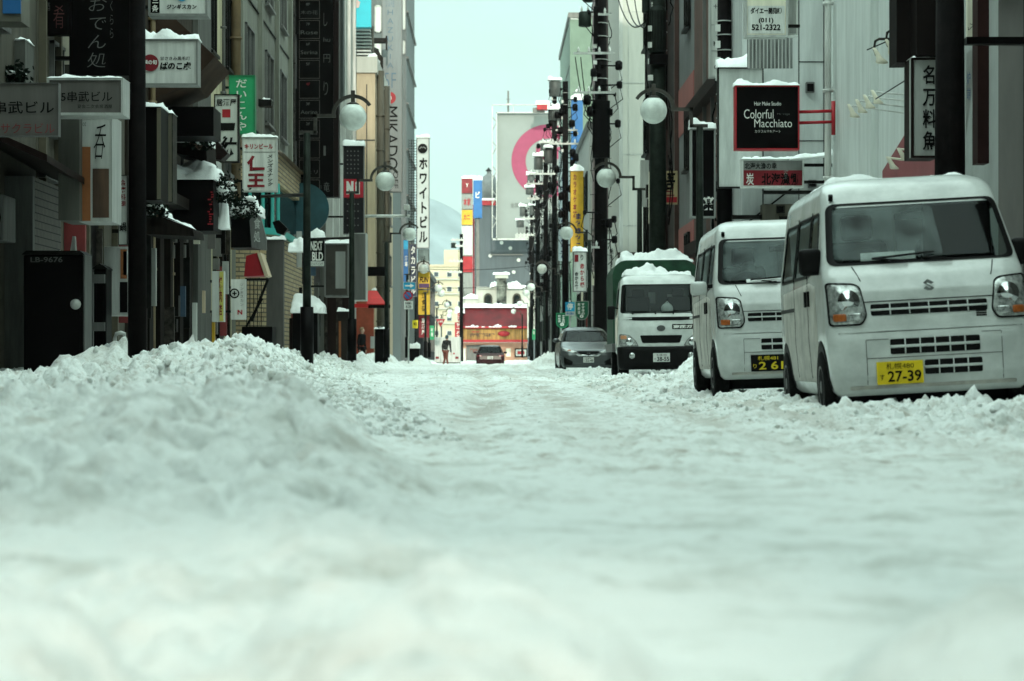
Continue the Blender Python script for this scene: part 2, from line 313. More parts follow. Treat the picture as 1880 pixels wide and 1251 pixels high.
# broken chunks lying on the bank and along the kerbs
def chunks(n=15000):
    rg = np.random.default_rng(3); bm = bmesh.new(); bmesh.ops.create_icosphere(bm, subdivisions=1, radius=1); iv = np.array([v.co[:] for v in bm.verts]); fi = np.array([[v.index for v in f.verts] for f in bm.faces]); bm.free()
    Y = 11 + 50*rg.random(n)**1.5; side = rg.random(n); toe = np.interp(Y, [6, 11.7, 18.5, 30, 45, 80], [-.05, -.5, -1.05, -2.0, -2.7, -3.2])
    X = np.where(side < .62, toe + .35 - np.abs(rg.normal(0, 1.4, n)), np.where(side < .88, rg.uniform(1.4, 4.4, n), rg.uniform(-2, 3, n)))
    X = np.clip(X, -6, 4.5); sz = .010 + .042*rg.random(n)**3; sz *= np.interp(Y, [11, 18, 26], [.35, .7, 1])*np.where(side > .88, .45, 1)*np.where(side < .62, 1.25, .9); Z = ground_z(X, Y) + sz*.15
    V_ = iv[None] * (1 + rg.uniform(-.32, .32, (n, len(iv), 1))) * sz[:, None, None] * rg.uniform(.7, 1.3, (n, 1, 3))
    V_ = V_ + np.stack([X, Y, Z], -1)[:, None]; k = len(iv); Fc = (fi[None] + (np.arange(n)*k)[:, None, None]).reshape(-1, 3)
    me = bpy.data.meshes.new('snow_chunks'); co = V_.reshape(-1, 3); me.vertices.add(len(co)); me.vertices.foreach_set('co', co.ravel()); me.loops.add(Fc.size); me.loops.foreach_set('vertex_index', Fc.ravel().astype(np.int32))
    me.polygons.add(len(Fc)); me.polygons.foreach_set('loop_start', (np.arange(len(Fc))*3).astype(np.int32)); me.polygons.foreach_set('loop_total', np.full(len(Fc), 3, np.int32)); me.update(); me.materials.append(SNOW)
    o = bpy.data.objects.new('snow_chunks', me); COL.objects.link(o); tag(o, 'broken crumbs and chunks of ploughed snow on the bank and kerbs', None, None, 'stuff')
chunks()
# ---------------------------------------------------------------- vehicles
VW = mat('white_vehicle_paint', (.53,.55,.53), .25, var=.13, scale=3, coat=.3)
SALT = mat('salt_grimed_white_paint', (.52,.50,.45), .5, var=.22, scale=4)
TRIM = mat('black_trim', (.014,.013,.013), .5, var=.2)
RUBBER = mat('tyre_rubber', (.02,.019,.018), .85, var=.3, scale=14, bump=.4)
CHROME = mat('chrome', (.6,.62,.62), .15, 1, var=.1)
LAMPG = mat('headlamp_reflector', (.50,.52,.50), .22, .45, var=.35, scale=22)
AMBER = mat('amber_lens', (.34,.09,.02), .3, var=.2, scale=30)
LENS = mat('clear_lens', (.55,.57,.55), .12, .6, var=.4, scale=30)
SEATM = mat('dark_seat_fabric', (.05,.053,.055), .8, var=.2)
YEL = mat('yellow_plate', (.72,.52,.01), .45, var=.1, scale=9)
SILV = mat('silver_car_paint', (.22,.235,.24), .25, .5, var=.12, scale=2)
def glassmat():
    m = bpy.data.materials.new('windscreen_glass'); m.use_nodes = True; t = m.node_tree; t.nodes.clear()
    o = N(t, 'ShaderNodeOutputMaterial'); tr = N(t, 'ShaderNodeBsdfTransparent'); tr.inputs[0].default_value = (.72,.77,.76,1)
    gl = N(t, 'ShaderNodeBsdfGlossy'); gl.inputs['Roughness'].default_value = .04; gl.inputs[0].default_value = (.85,.9,.9,1)
    fr = N(t, 'ShaderNodeFresnel'); fr.inputs[0].default_value = 1.5; mx = N(t, 'ShaderNodeMixShader')
    ad = N(t, 'ShaderNodeMath', operation='ADD'); ad.operation = 'MULTIPLY'; ad.inputs[1].default_value = .24
    t.links.new(fr.outputs[0], ad.inputs[0]); t.links.new(ad.outputs[0], mx.inputs[0]); t.links.new(tr.outputs[0], mx.inputs[1]); t.links.new(gl.outputs[0], mx.inputs[2]); t.links.new(mx.outputs[0], o.inputs[0]); return m
GLASS = glassmat()
def reflectmat():  # pale see-through film that stands in for reflected sky
    m = bpy.data.materials.new('painted_reflection'); m.use_nodes = True; t = m.node_tree; t.nodes.clear()
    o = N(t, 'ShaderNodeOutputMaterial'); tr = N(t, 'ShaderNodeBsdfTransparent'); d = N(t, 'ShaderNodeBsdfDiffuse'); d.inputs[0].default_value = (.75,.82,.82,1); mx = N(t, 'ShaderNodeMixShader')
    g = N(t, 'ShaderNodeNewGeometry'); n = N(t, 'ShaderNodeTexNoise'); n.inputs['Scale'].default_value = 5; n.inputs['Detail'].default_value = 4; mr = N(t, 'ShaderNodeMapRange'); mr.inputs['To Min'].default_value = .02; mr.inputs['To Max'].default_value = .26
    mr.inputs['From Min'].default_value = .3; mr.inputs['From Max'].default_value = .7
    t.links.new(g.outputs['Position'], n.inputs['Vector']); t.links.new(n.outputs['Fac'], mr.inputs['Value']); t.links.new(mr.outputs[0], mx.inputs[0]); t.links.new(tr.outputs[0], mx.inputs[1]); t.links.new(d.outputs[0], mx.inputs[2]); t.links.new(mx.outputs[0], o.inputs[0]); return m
REFLFILM = reflectmat()
class Loft:
    """a vehicle body: rounded rectangles stacked by height; z, front y, back y, half width, corner radius"""
    def __init__(s, rows, nz=80):
        s.T = np.array(rows, float); s.nz = nz
    def at(s, z): return [np.interp(z, s.T[:,0], s.T[:,k]) for k in (1,2,3,4)]
    def fy(s, x, z):
        yf, yb, w, r = s.at(z); a = abs(x) - (w - r)
        if a <= 0: return yf
        a = min(a, r); return yf + r*1.0 - math.sqrt(max(0, r*r - a*a))
    def sx(s, y, z):
        yf, yb, w, r = s.at(z); a = max((yf + r) - y, y - (yb - r))
        if a <= 0: return w
        a = min(a, r); return w - r + math.sqrt(max(0, r*r - a*a))
    def body(s, cuts=()):
        """cuts: (plane, outline) with plane front/left/right"""
        zs = np.linspace(s.T[0,0], s.T[-1,0], s.nz); rings = []; 
        for z in zs:
            yf, yb, w, r = s.at(z); ring = []
            for k in range(49): x = -(w-r) + 2*(w-r)*k/48; ring.append((x, yf, z))
            for k in range(1, 8): a = math.pi/2*k/8; ring.append((w-r + r*math.sin(a), yf + r - r*math.cos(a), z))
            for k in range(61): y = yf + r + (yb-yf-2*r)*k/60; ring.append((w, y, z))
            for k in range(1, 8): a = math.pi/2*k/8; ring.append((w-r + r*math.cos(a), yb - r + r*math.sin(a), z))
            for k in range(13): x = (w-r) - 2*(w-r)*k/12; ring.append((x, yb, z))
            for k in range(1, 8): a = math.pi/2*k/8; ring.append((-(w-r) - r*math.sin(a), yb - r + r*math.cos(a), z))
            for k in range(61): y = yb - r - (yb-yf-2*r)*k/60; ring.append((-w, y, z))
            for k in range(1, 8): a = math.pi/2*k/8; ring.append((-(w-r) - r*math.cos(a), yf + r - r*math.sin(a), z))
            rings.append(ring)
        mb = MB(); n = len(rings[0]); mb.v = [Vector(p) for g in rings for p in g]
        def hole(c, k):
            for pl, out in cuts:
                if pl == 'front' and (k < 49 or k > n-8 or 49 <= k < 56): q = (c.x, c.z)
                elif pl == 'right' and 56 <= k < 117: q = (c.y, c.z)
                elif pl == 'left' and n-68 <= k < n-7: q = (c.y, c.z)
                else: continue
                if inpoly(q, out): return True
            return False
        for i in range(s.nz - 1):
            for k in range(n):
                a = i*n + k; b = i*n + (k+1) % n
                c = (mb.v[a] + mb.v[b+n]) / 2
                if cuts and hole(c, k): continue
                mb.f.append((a, b, b+n, a+n))
        mb.f.append(tuple(range(n))[::-1])
        # roof cap
        top = rings[-1]; cx = sum(p[0] for p in top)/n; cy = sum(p[1] for p in top)/n; k0 = (s.nz-1)*n; prev = k0
        for t, dz in ((.66, .012), (.33, .018)):
            kk = len(mb.v); mb.v += [Vector((cx + (p[0]-cx)*t, cy + (p[1]-cy)*t, p[2]+dz)) for p in top]
            for k in range(n): mb.f.append((prev+k, prev+(k+1) % n, kk+(k+1) % n, kk+k))
            prev = kk
        mb.f.append(tuple(prev+k for k in range(n))); return mb
    def pt(s, plane, q, off):
        if plane == 'front': return (q[0], s.fy(q[0], q[1]) - off, q[1])
        x = s.sx(q[0], q[1]) + off; return ((x if plane == 'right' else -x), q[0], q[1])
    def patch(s, plane, out, off=.004, rr=0, sub=6, mb=None, t0=0, t1=1):
        """a skin that follows the body inside an outline; t0>0 leaves a ring"""
        mb = mb or MB(); out = rounded(out, rr) if rr else dens(out); n = len(out)
        cx = sum(p[0] for p in out)/n; cz = sum(p[1] for p in out)/n; rings = []
        for i in range(sub+1):
            t = t0 + (t1-t0)*i/sub; rings.append([s.pt(plane, (cx + (p[0]-cx)*t, cz + (p[1]-cz)*t), off) for p in out])
        rings.append([s.pt(plane, (cx + (p[0]-cx)*t1, cz + (p[1]-cz)*t1), -.012) for p in out])
        k0 = len(mb.v); mb.v += [Vector(p) for g in rings for p in g]
        for i in range(len(rings)-1):
            for k in range(n):
                a = k0+i*n+k; b = k0+i*n+(k+1) % n; mb.f.append((a, b, b+n, a+n))
        return mb
def inpoly(q, o):
    r = False; j = len(o)-1
    for i in range(len(o)):
        if (o[i][1] > q[1]) != (o[j][1] > q[1]) and q[0] < (o[j][0]-o[i][0])*(q[1]-o[i][1])/(o[j][1]-o[i][1]) + o[i][0]: r = not r
        j = i
    return r
def dens(o, st=.05):
    r = []
    for i in range(len(o)):
        a, b = o[i], o[(i+1) % len(o)]; m = max(1, int(math.hypot(b[0]-a[0], b[1]-a[1])/st))
        r += [(a[0]+(b[0]-a[0])*k/m, a[1]+(b[1]-a[1])*k/m) for k in range(m)]
    return r
def rounded(o, rr):
    r = []; n = len(o)
    for i in range(n):
        p, a, b = Vector(o[i]), Vector(o[i-1]), Vector(o[(i+1) % n]); d1 = a-p; d2 = b-p; t = min(rr, d1.length*.45, d2.length*.45)
        q1 = p + d1.normalized()*t; q2 = p + d2.normalized()*t
        for k in range(6): u = k/5; w_ = q1*(1-u)**2 + p*2*u*(1-u) + q2*u*u; r.append((w_.x, w_.y))
    return dens(r, .06)
def rect(x0, x1, z0, z1): return [(x0,z0),(x1,z0),(x1,z1),(x0,z1)]
def wheel(par, x, y, r, wd, side, rimm=None):
    t = MB(); p = [(r*.62, -wd/2), (r*.93, -wd/2), (r, -wd*.36), (r, wd*.36), (r*.93, wd/2), (r*.62, wd/2)]
    t.lathe(p, (x, y, r), 28, 'x'); o = t.build('wheel', RUBBER, par, True)
    h = MB(); s_ = side*wd/2
    h.lathe([(r*.60, s_*.75), (r*.58, s_*1.02), (r*.2, s_*.9), (r*.16, s_*1.05)], (x, y, r), 20, 'x'); LOC[o.name] = LOC[par.name]
    h.build('rim', rimm or GREY, o, True); return o
def plate(par, x0, x1, z0, z1, y, top, main, side, m, ink, roll=0, small=None):
    b = MB().box(x0, x1, y-.008, y, z0, z1); o = b.build('number_plate', m, par, bev=.003)
    w_ = x1-x0; h = z1-z0; t = MB(); q = dict(y=y-.0115, metric=True)
    lettering(t, top, (x0+w_*.2, z1-h*.08, x1-w_*.2, z0+h*.66), bold=.0, **q)
    lettering(t, main, (x0+w_*.23, z0+h*.58, x1-w_*.05, z0+h*.1), bold=.02, **q)
    lettering(t, side, (x0+w_*.06, z0+h*.45, x0+w_*.16, z0+h*.2), bold=.0, **q)
    t.build('lettering', ink, o)

def kei_van(label, pos, roll, yaw, plate_m, ink, ptop, pmain, pside, mirror_m, driver, mirror_flip, logo):
    L_ = 3.39
    B = Loft([(.20,.10,3.30,.66,.10),(.24,.035,3.36,.70,.13),(.34,0,3.385,.725,.15),(.60,.005,3.39,.7375,.16),(.68,.03,3.39,.7375,.16),(.74,.04,3.39,.735,.16),(.95,.085,3.385,.733,.15),(1.07,.16,3.38,.73,.14),(1.14,.26,3.375,.725,.13),
              (1.16,.275,3.37,.72,.12),(1.40,.47,3.35,.685,.12),(1.62,.655,3.32,.655,.12),(1.66,.69,3.31,.648,.13),(1.72,.75,3.30,.638,.15),(1.77,.82,3.27,.615,.17),(1.81,.94,3.2,.57,.2),(1.83,1.05,3.12,.51,.2)], 92)
    r = thing('delivery_van', label, 'van')
    ws = [(-.655,1.175),(.655,1.175),(.605,1.60),(-.605,1.60)]
    sd = [(.62,1.16),(1.20,1.12),(1.20,1.56),(.80,1.56)]; sd2 = [(1.27,1.12),(2.12,1.12),(2.12,1.56),(1.27,1.56)]; sd3 = [(2.20,1.12),(3.10,1.12),(3.02,1.55),(2.20,1.55)]
    cuts = [('front', ws)] + [(p, o) for p in ('left', 'right') for o in (sd, sd2, sd3)]
    B.body(cuts).build('body', VW, r, True)
    B.patch('front', [(-.64,1.19),(.17,1.19),(.15,1.585),(-.60,1.585)], -.004, .05, 8).build('reflection_film', REFLFILM, r, True, label='pale half of the windscreen, sky reflection painted in as a film')  # sky reflection painted as a pale film over the left part
    gk = B.patch('front', [(-.69,1.155),(.69,1.155),(.63,1.63),(-.63,1.63)], .006, .07, 3, t0=.93).build('windscreen_seal', TRIM, r)
    B.patch('front', ws, .003, .05, 8).build('windscreen', GLASS, r, True)
    for p in ('left', 'right'):
        for o in (sd, sd2, sd3):
            f = B.patch(p, [(a + (.02 if a > sum(q[0] for q in o)/4 else -.02), b + (.02 if b > 1.3 else -.02)) for a, b in o], .005, .05, 3, t0=.9).build('side_window', TRIM, r)
            LOC[f.name] = Vector((0,0,0)); B.patch(p, o, .002, .04, 4).build('pane', GLASS, f, True)
    # salt film on the flank, door seams, slide rail
    g = B.patch('left', [(.60,.30),(3.0,.30),(3.0,1.02),(1.1,1.06),(.75,1.02)], .0025, .05, 6).build('lower_door_panel', SALT, r, True, label='lower door skin dulled by grey road salt')
    sm = lambda pl, o, f: B.patch(pl, o, f, 0, 2).build('seam', TRIM, r)
    for yy in (1.23, 2.16): sm('left', rect(yy, yy+.008, .33, 1.6), .0045); sm('right', rect(yy, yy+.008, .33, 1.6), .0045)
    sm('left', rect(2.2, 3.2, .86, .89), .005); sm('front', rect(-.50,.50,.874,.880), .004)
    for s_ in (-1, 1):
        sm('front', [(s_*.51,1.145),(s_*.518,1.145),(s_*.475,1.03),(s_*.467,1.03)], .004)
    sm('front', rect(-.66,.66,.655,.659), .003)
    B.patch('front', rect(-.60,.60,.245,.272), .003, .01, 3).build('sill_grime', SALT, r, True, label='greyish salt line along the lower bumper edge')
    for yy in (1.12, 1.32):
        B.patch('left', rect(yy-.02, yy+.035, .88, 1.0), .02, .015, 2).build('door_handle', TRIM, r)
    for yy in (.50, 2.93):
        for p in ('left', 'right'):
            m_ = MB(); R_ = .345; out = [(yy + R_*math.cos(a), .27 + R_*math.sin(a)) for a in np.linspace(-.2, math.pi+.2, 26)]
            B.patch(p, out, .003, 0, 5, mb=m_); m_.build('wheel_arch', TRIM, r, True)
    for s_ in (-1, 1):
        for yy in (.50, 2.93): wheel(r, s_*.675, yy, .272, .155, s_)
    # under-body
    MB().box(-.6, .6, .35, 3.1, .10, .21).build('chassis', TRIM, r, bev=.02)
    # bonnet vent slots, lower intakes
    def slots(z0, z1, x0, x1, n, nm='grille'):
        b_ = B.patch('front', rect(x0, x1, z0, z1), .0035, .015, 3); o = b_.build(nm, TRIM, r)
        LOC[o.name] = Vector((0,0,0)); q = MB(); h = (z1-z0)
        B.patch('front', rect(x0, x1, z0+h*.42, z0+h*.60), .012, 0, 2, mb=q)
        for k in range(1, n): xx = x0 + (x1-x0)*k/n; B.patch('front', rect(xx-.004, xx+.004, z0, z1), .009, 0, 2, mb=q)
        q.build('grille_bar', VW, o, True)
    slots(.775, .858, -.42, .42, 6); slots(.49, .60, -.30, .345, 6, 'air_intake'); slots(.335, .44, -.06, .355, 4, 'air_intake')
    q = MB(); [B.patch('front', rect(.335, .41, z, z+.010), .004, 0, 2, mb=q) for z in (.735,.751,.767)]; q.build('vent', TRIM, r)
    # bumper outline moulding
    q = MB(); [B.patch('front', o, .003, 0, 2, mb=q) for o in (rect(-.47,.50,.465,.470), rect(-.475,-.470,.28,.60), rect(.500,.505,.28,.62), rect(-.47,-.31,.60,.605), rect(.36,.50,.62,.625))]; q.build('bumper_line', GREY, r)
    for s_ in (-1, 1):
        out = [(s_*.715,.715),(s_*.49,.715),(s_*.45,.78),(s_*.485,.99),(s_*.53,1.015),(s_*.72,1.03)]
        if s_ > 0: out = out[::-1]
        h = B.patch('front', out, .010, .03, 6).build('headlight', LAMPG, r, True); LOC[h.name] = Vector((0,0,0))
        B.patch('front', out, .013, .03, 3, t0=.955, t1=1.03).build('lamp_surround', TRIM, h, True)
        c = (s_*.575, B.fy(.575, .89)-.008, .89); MB().lathe([(.08,-.006),(.075,.004),(.03,.008),(.01,.012)], (c[0], c[1]-.006, c[2]), 24, 'y').build('bulb_reflector', CHROME, h, True)
        B.patch('front', rect(*sorted((s_*.69, s_*.60)), .745, .80), .016, .015, 3).build('indicator', AMBER, h, True)
        B.patch('front', rect(*sorted((s_*.585, s_*.485)), .745, .80), .016, .015, 3).build('side_lamp', LENS, h, True)
    # emblem
    y_ = B.fy(0, .975) - .012
    if logo:
        e = MB(); pts = [(-.045,.035),(.012,.06),(.045,.028),(.012,.012),(.0,.022),(-.012,.012),(.045,-.03),(-.012,-.06),(-.045,-.028),(-.012,-.012),(0,-.022),(.012,-.010)]
        e.poly([(.012+a*.75, .975+b*.75) for a, b in [(-.012,.062),(.052,.026),(.024,.010),(-.008,.028),(-.024,.018),(.054,-.026),(.012,-.062),(-.052,-.026),(-.024,-.010),(.008,-.028),(.024,-.018),(-.054,.026)]], y_-.006, y_+.004)
        e.build('emblem', CHROME, r)
    # wipers, dashboard, seats, rear view mirror, dash paper
    q = MB(); a = (.05, 1.19)
    for (x0, z0, x1, z1) in ((-.10,1.165,-.36,1.195),(-.36,1.195,.10,1.225),(.22,1.165,.02,1.185)):
        q.tube([(x0, B.fy(x0,z0)-.03, z0), ((x0+x1)/2, B.fy((x0+x1)/2,(z0+z1)/2)-.035, (z0+z1)/2), (x1, B.fy(x1,z1)-.025, z1)], .009, 6)
    q.build('wiper', TRIM, r)
    MB().box(-.64,.64,.36,.80,1.02,1.13).build('dashboard', SEATM, r, bev=.03)
    if driver != 2: MB().lathe([(.17,0),(.185,.01),(.19,.02),(.17,.03),(.16,.02)], (-.33,.92,1.12), 20, 'y').build('steering_wheel', TRIM, r, True)
    for s_ in (-1, 1):
        st = MB(); x = s_*.34
        st.box(x-.23, x+.23, 1.10, 1.24, .75, 1.36); o = st.build('seat', SEATM, r, bev=.05); LOC[o.name] = Vector((0,0,0))
        MB().box(x-.12, x+.12, 1.12, 1.20, 1.37, 1.56).build('headrest', SEATM, o, bev=.03)
    MB().box(-.66,.2,2.9,2.92,.4,1.68).build('pale_backing', mat('cab_interior_grey', (.62,.66,.66), .8), r); MB().box(-.68,.68,1.3,3.2,.5,.56).build('cargo_floor', mat('cab_interior_grey', (.62,.66,.66), .8), r); MB().box(.14,.66,1.0,2.4,.9,1.62).build('darkening_box', BLACK, r, bev=.02)  # pale panel and dark box added to make bright and dark windscreen halves
    MB().box(-.11,.11,.74,.77,1.49,1.545).build('rear_view_mirror', TRIM, r, bev=.01)
    MB().tube([(-.585, .70, 1.66), (-.585,.68,1.70)], .018, 8).build('roof_camera', TRIM, r)
    # door mirrors
    for s_ in (-1, 1):
        q = MB(); cx = s_*(.73 + .135 if mirror_flip else .73 + .055)
        q.box(cx-.085, cx+.085, .46, .56, 1.10 if not mirror_flip else 1.06, 1.30 if not mirror_flip else 1.20)
        o = q.build('door_mirror', mirror_m, r, bev=.035, smooth=True); LOC[o.name] = Vector((0,0,0))
        MB().box(*sorted((s_*.66, cx-s_*.05)), .50, .54, 1.13, 1.17).build('mirror_arm', TRIM, o, bev=.01)
    plate(r, -.41, -.075, .275, .44, -.012, ptop, pmain, pside, plate_m, ink)
    if logo:
        q = MB(); q.add([(-.42,.40,1.185),(-.02,.40,1.185),(-.02,.44,1.245),(-.42,.44,1.245),(-.42,.45,1.185),(-.02,.45,1.185)], [(0,1,2,3),(0,3,4),(1,5,2),(3,2,5,4),(0,4,5,1)]); q.build('dashboard_card', WHITE, r)
    r.location = pos; r.rotation_euler = (0, R(roll), R(yaw)); return r, B
def skin_fig(edges, verts, rad, sub=1):
    me = bpy.data.meshes.new('f'); me.from_pydata(verts, edges, []); o = bpy.data.objects.new('f', me); COL.objects.link(o)
    md = o.modifiers.new('s', 'SKIN'); s2 = o.modifiers.new('u', 'SUBSURF'); s2.levels = s2.render_levels = sub
    for i, r_ in enumerate(rad): me.skin_vertices[0].data[i].radius = (r_, r_) if not isinstance(r_, tuple) else r_
    me.skin_vertices[0].data[0].use_root = True
    dg = bpy.context.evaluated_depsgraph_get(); m2 = bpy.data.meshes.new_from_object(o.evaluated_get(dg))
    mb = MB(); mb.v = [v.co.copy() for v in m2.vertices]; mb.f = [tuple(p.vertices) for p in m2.polygons]
    bpy.data.objects.remove(o); return mb
def person(name, label, pos, yaw, coat, legs, hairm, headm=None, h=1.7, stoop=0, walking=.1, group=None, arms='down', seated=False):
    k = h/1.7
    sk = mat('skin', (.42,.26,.20), .6, var=.1)
    V = [(0,0,.93),(0,stoop*.3,1.15),(0,-.01-stoop,1.36),(0,-.02-stoop,1.47)]          # pelvis, waist, chest, neck
    Rd = [(.155,.115),(.145,.105),(.17,.12),(.06,.06)]; E = [(0,1),(1,2),(2,3)]
    for s in (-1,1):
        i = len(V)
        hand = (s*.24,-.06-stoop,.80) if arms == 'down' else (s*.16,-.42-stoop,1.12)
        elb = (s*.25,.02-stoop*.8,1.10) if arms == 'down' else (s*.26,-.12-stoop,1.12)
        V += [(s*.19,-.01-stoop,1.40), elb, hand]; Rd += [.075,.052,.036]; E += [(2,i),(i,i+1),(i+1,i+2)]
    body = skin_fig(E, V, Rd, 1); root = thing(name, label, 'person', (0,0,0), group)
    body.v = [v*k for v in body.v]; body.build('jacket', coat, root, True)
    V = [(0,0,.92)]; Rd = [(.145,.11)]; E = []
    for s in (-1,1):
        i = len(V); f = s*walking
        V += [(s*.09,0,.86),(s*.10,-.03-f*.6,.48),(s*.10,f,.10),(s*.105,f-.12,.05)]; Rd += [.09,.062,.045,.042]; E += [(0,i),(i,i+1),(i+1,i+2),(i+2,i+3)]
    if not seated: lb = skin_fig(E, V, Rd, 1); lb.v = [v*k for v in lb.v]; lb.build('trousers', legs, root, True)
    hd = MB(); c = (0,-.03-stoop,1.60); hd.ball(c, .1, 14, (.78,.95,1.18))
    hd.ball((0,c[1]-.10,1.585), .016, 8); [hd.ball((s*.08,c[1]+.005,1.59), .022, 8, (.5,1,1.3)) for s in (-1,1)]
    hd.tube([(0,c[1]+.01,1.45),(0,c[1],1.53)], .052, 10)
    [hd.ball((s*.033,c[1]-.088,1.61), .009, 6) for s in (-1,1)]; hd.box(-.022,.022,c[1]-.096,c[1]-.085,1.55,1.556)
    for s in (-1,1):                                                              # hands with fingers
        hx = (s*.24,-.06-stoop,.80) if arms == 'down' else (s*.16,-.42-stoop,1.12); dz = -1 if arms == 'down' else 0; dy = 0 if arms == 'down' else -1
        hd.ball((hx[0],hx[1]+dy*.04,hx[2]+dz*.04), .036, 8, (.5,1,1.1))
        for f in range(4): a = -.028+.019*f; L_ = (.06,.07,.066,.05)[f]; b_ = (hx[0],hx[1]+a+dy*.04,hx[2]+dz*.07); hd.tube([b_,(b_[0]-s*.008,b_[1]+dy*L_*.5,b_[2]+dz*L_*.5),(b_[0]-s*.022,b_[1]+dy*L_*.8,b_[2]+dz*L_*.9-.01)], .008, 5)
        hd.tube([(hx[0],hx[1]-.02,hx[2]+dz*.02),(hx[0]-s*.02,hx[1]-.05,hx[2]+dz*.06)], .010, 5)
    hd.v = [v*k for v in hd.v]; hd.build('head', headm or sk, root, True)
    ha = MB(); ha.ball((0,c[1]+.018,1.63), .112, 12, (.80,.93,1.08)); ha.v = [v*k for v in ha.v if True]
    ha.build('hair', hairm, root, True)
    root.location = pos; root.rotation_euler = (0,0,yaw); return root

# vans
vanA, BA = kei_van('nearest white kei van, yellow number plate and snow on its roof', (3.21,17.4,-.02), -3.1, -1.0, YEL, INK, '札幌480', '27-39', 'す', TRIM, 0, False, True)
vanB, BB = kei_van('second white kei van behind the nearest one, black number plate and white door mirror', (3.01,24.0,.03), -1.9, -.6, mat('black_plate', (.012,.012,.012), .4), mat('yellow_ink', (.75,.58,.02), .5), '札幌481', '2 61', 'り', VW, 1, True, False)
def roof_snow(B, veh, y0, y1, w0, hh, what, zt, z_at=1.74, seed=3):
    nx, ny = 60, 70; v = []; M_ = Matrix.Translation(veh.location) @ veh.rotation_euler.to_matrix().to_4x4()
    for j in range(ny+1):
        for i in range(nx+1):
            u = i/nx*2-1; t = j/ny; x = u*w0; y = y0+(y1-y0)*t; e = min(1, (1-abs(u))*w0/.12, t*(y1-y0)/.15, (1-t)*(y1-y0)/.15)
            # height of the body shell here
            lo, hi = 1.5, zt
            for _ in range(14):
                m = (lo+hi)/2; yf, yb, w, r = B.at(m)
                ok = abs(x) < w - .2*r and yf + .2*r < y < yb - .1*r
                if ok: lo = m
                else: hi = m
            q = np.array([x]); p = np.array([y])
            z = lo - .012 + math.sqrt(1-(1-e)**2)*hh*(.55+1.3*float(fbm(q*3+seed, p*2.2, seed, 4)[0])+.45*float(clods(q*5, p*4, seed)[0])) 
            v.append(M_ @ Vector((x, y, z)))
    mb = MB().add(v, [(j*(nx+1)+i, j*(nx+1)+i+1, (j+1)*(nx+1)+i+1, (j+1)*(nx+1)+i) for j in range(ny) for i in range(nx)])
    return tag(mb.build('roof_snow', SNOWCLEAN, None, True), what, 'snow', 'snow lying on vehicle roofs')
roof_snow(BA, vanA, 1.25, 3.2, .58, .06, 'snow lying on the roof of the nearest white kei van', 1.83)
roof_snow(BB, vanB, 1.2, 3.2, .57, .025, 'thin snow film on the roof of the second white kei van', 1.83, seed=11)
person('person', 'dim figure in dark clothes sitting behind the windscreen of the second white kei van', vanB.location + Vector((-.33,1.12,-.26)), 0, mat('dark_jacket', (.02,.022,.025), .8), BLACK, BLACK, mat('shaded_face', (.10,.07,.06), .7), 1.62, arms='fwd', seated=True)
# snow inside the second van's windscreen foot is outside: on the cowl
q = MB()
v = []; nx, ny = 50, 8
for j in range(ny+1):
    for i in range(nx+1):
        x = -.40+1.0*i/nx; t = j/ny; z = 1.165 + t*(.035+.03*float(vnoise(np.array([x*6.]),np.array([.3]),9)[0])); e = math.sqrt(max(0,1-(2*t-1)**2))*min(1,min(i,nx-i)/4)
        yy = BB.fy(x, z) - .006 - .045*e*(.7+.9*float(vnoise(np.array([x*14.]),np.array([t*4.]),4)[0]))
        v.append(vanB.matrix_world @ Vector((x,yy,z)) if False else (Matrix.Translation(vanB.location) @ vanB.rotation_euler.to_matrix().to_4x4()) @ Vector((x,yy,z)))
q.add(v, [(j*(nx+1)+i, j*(nx+1)+i+1, (j+1)*(nx+1)+i+1, (j+1)*(nx+1)+i) for j in range(ny) for i in range(nx)])
tag(q.build('windscreen_snow', SNOWCLEAN, None, True), "strip of snow at the foot of the second van's windscreen", 'snow')

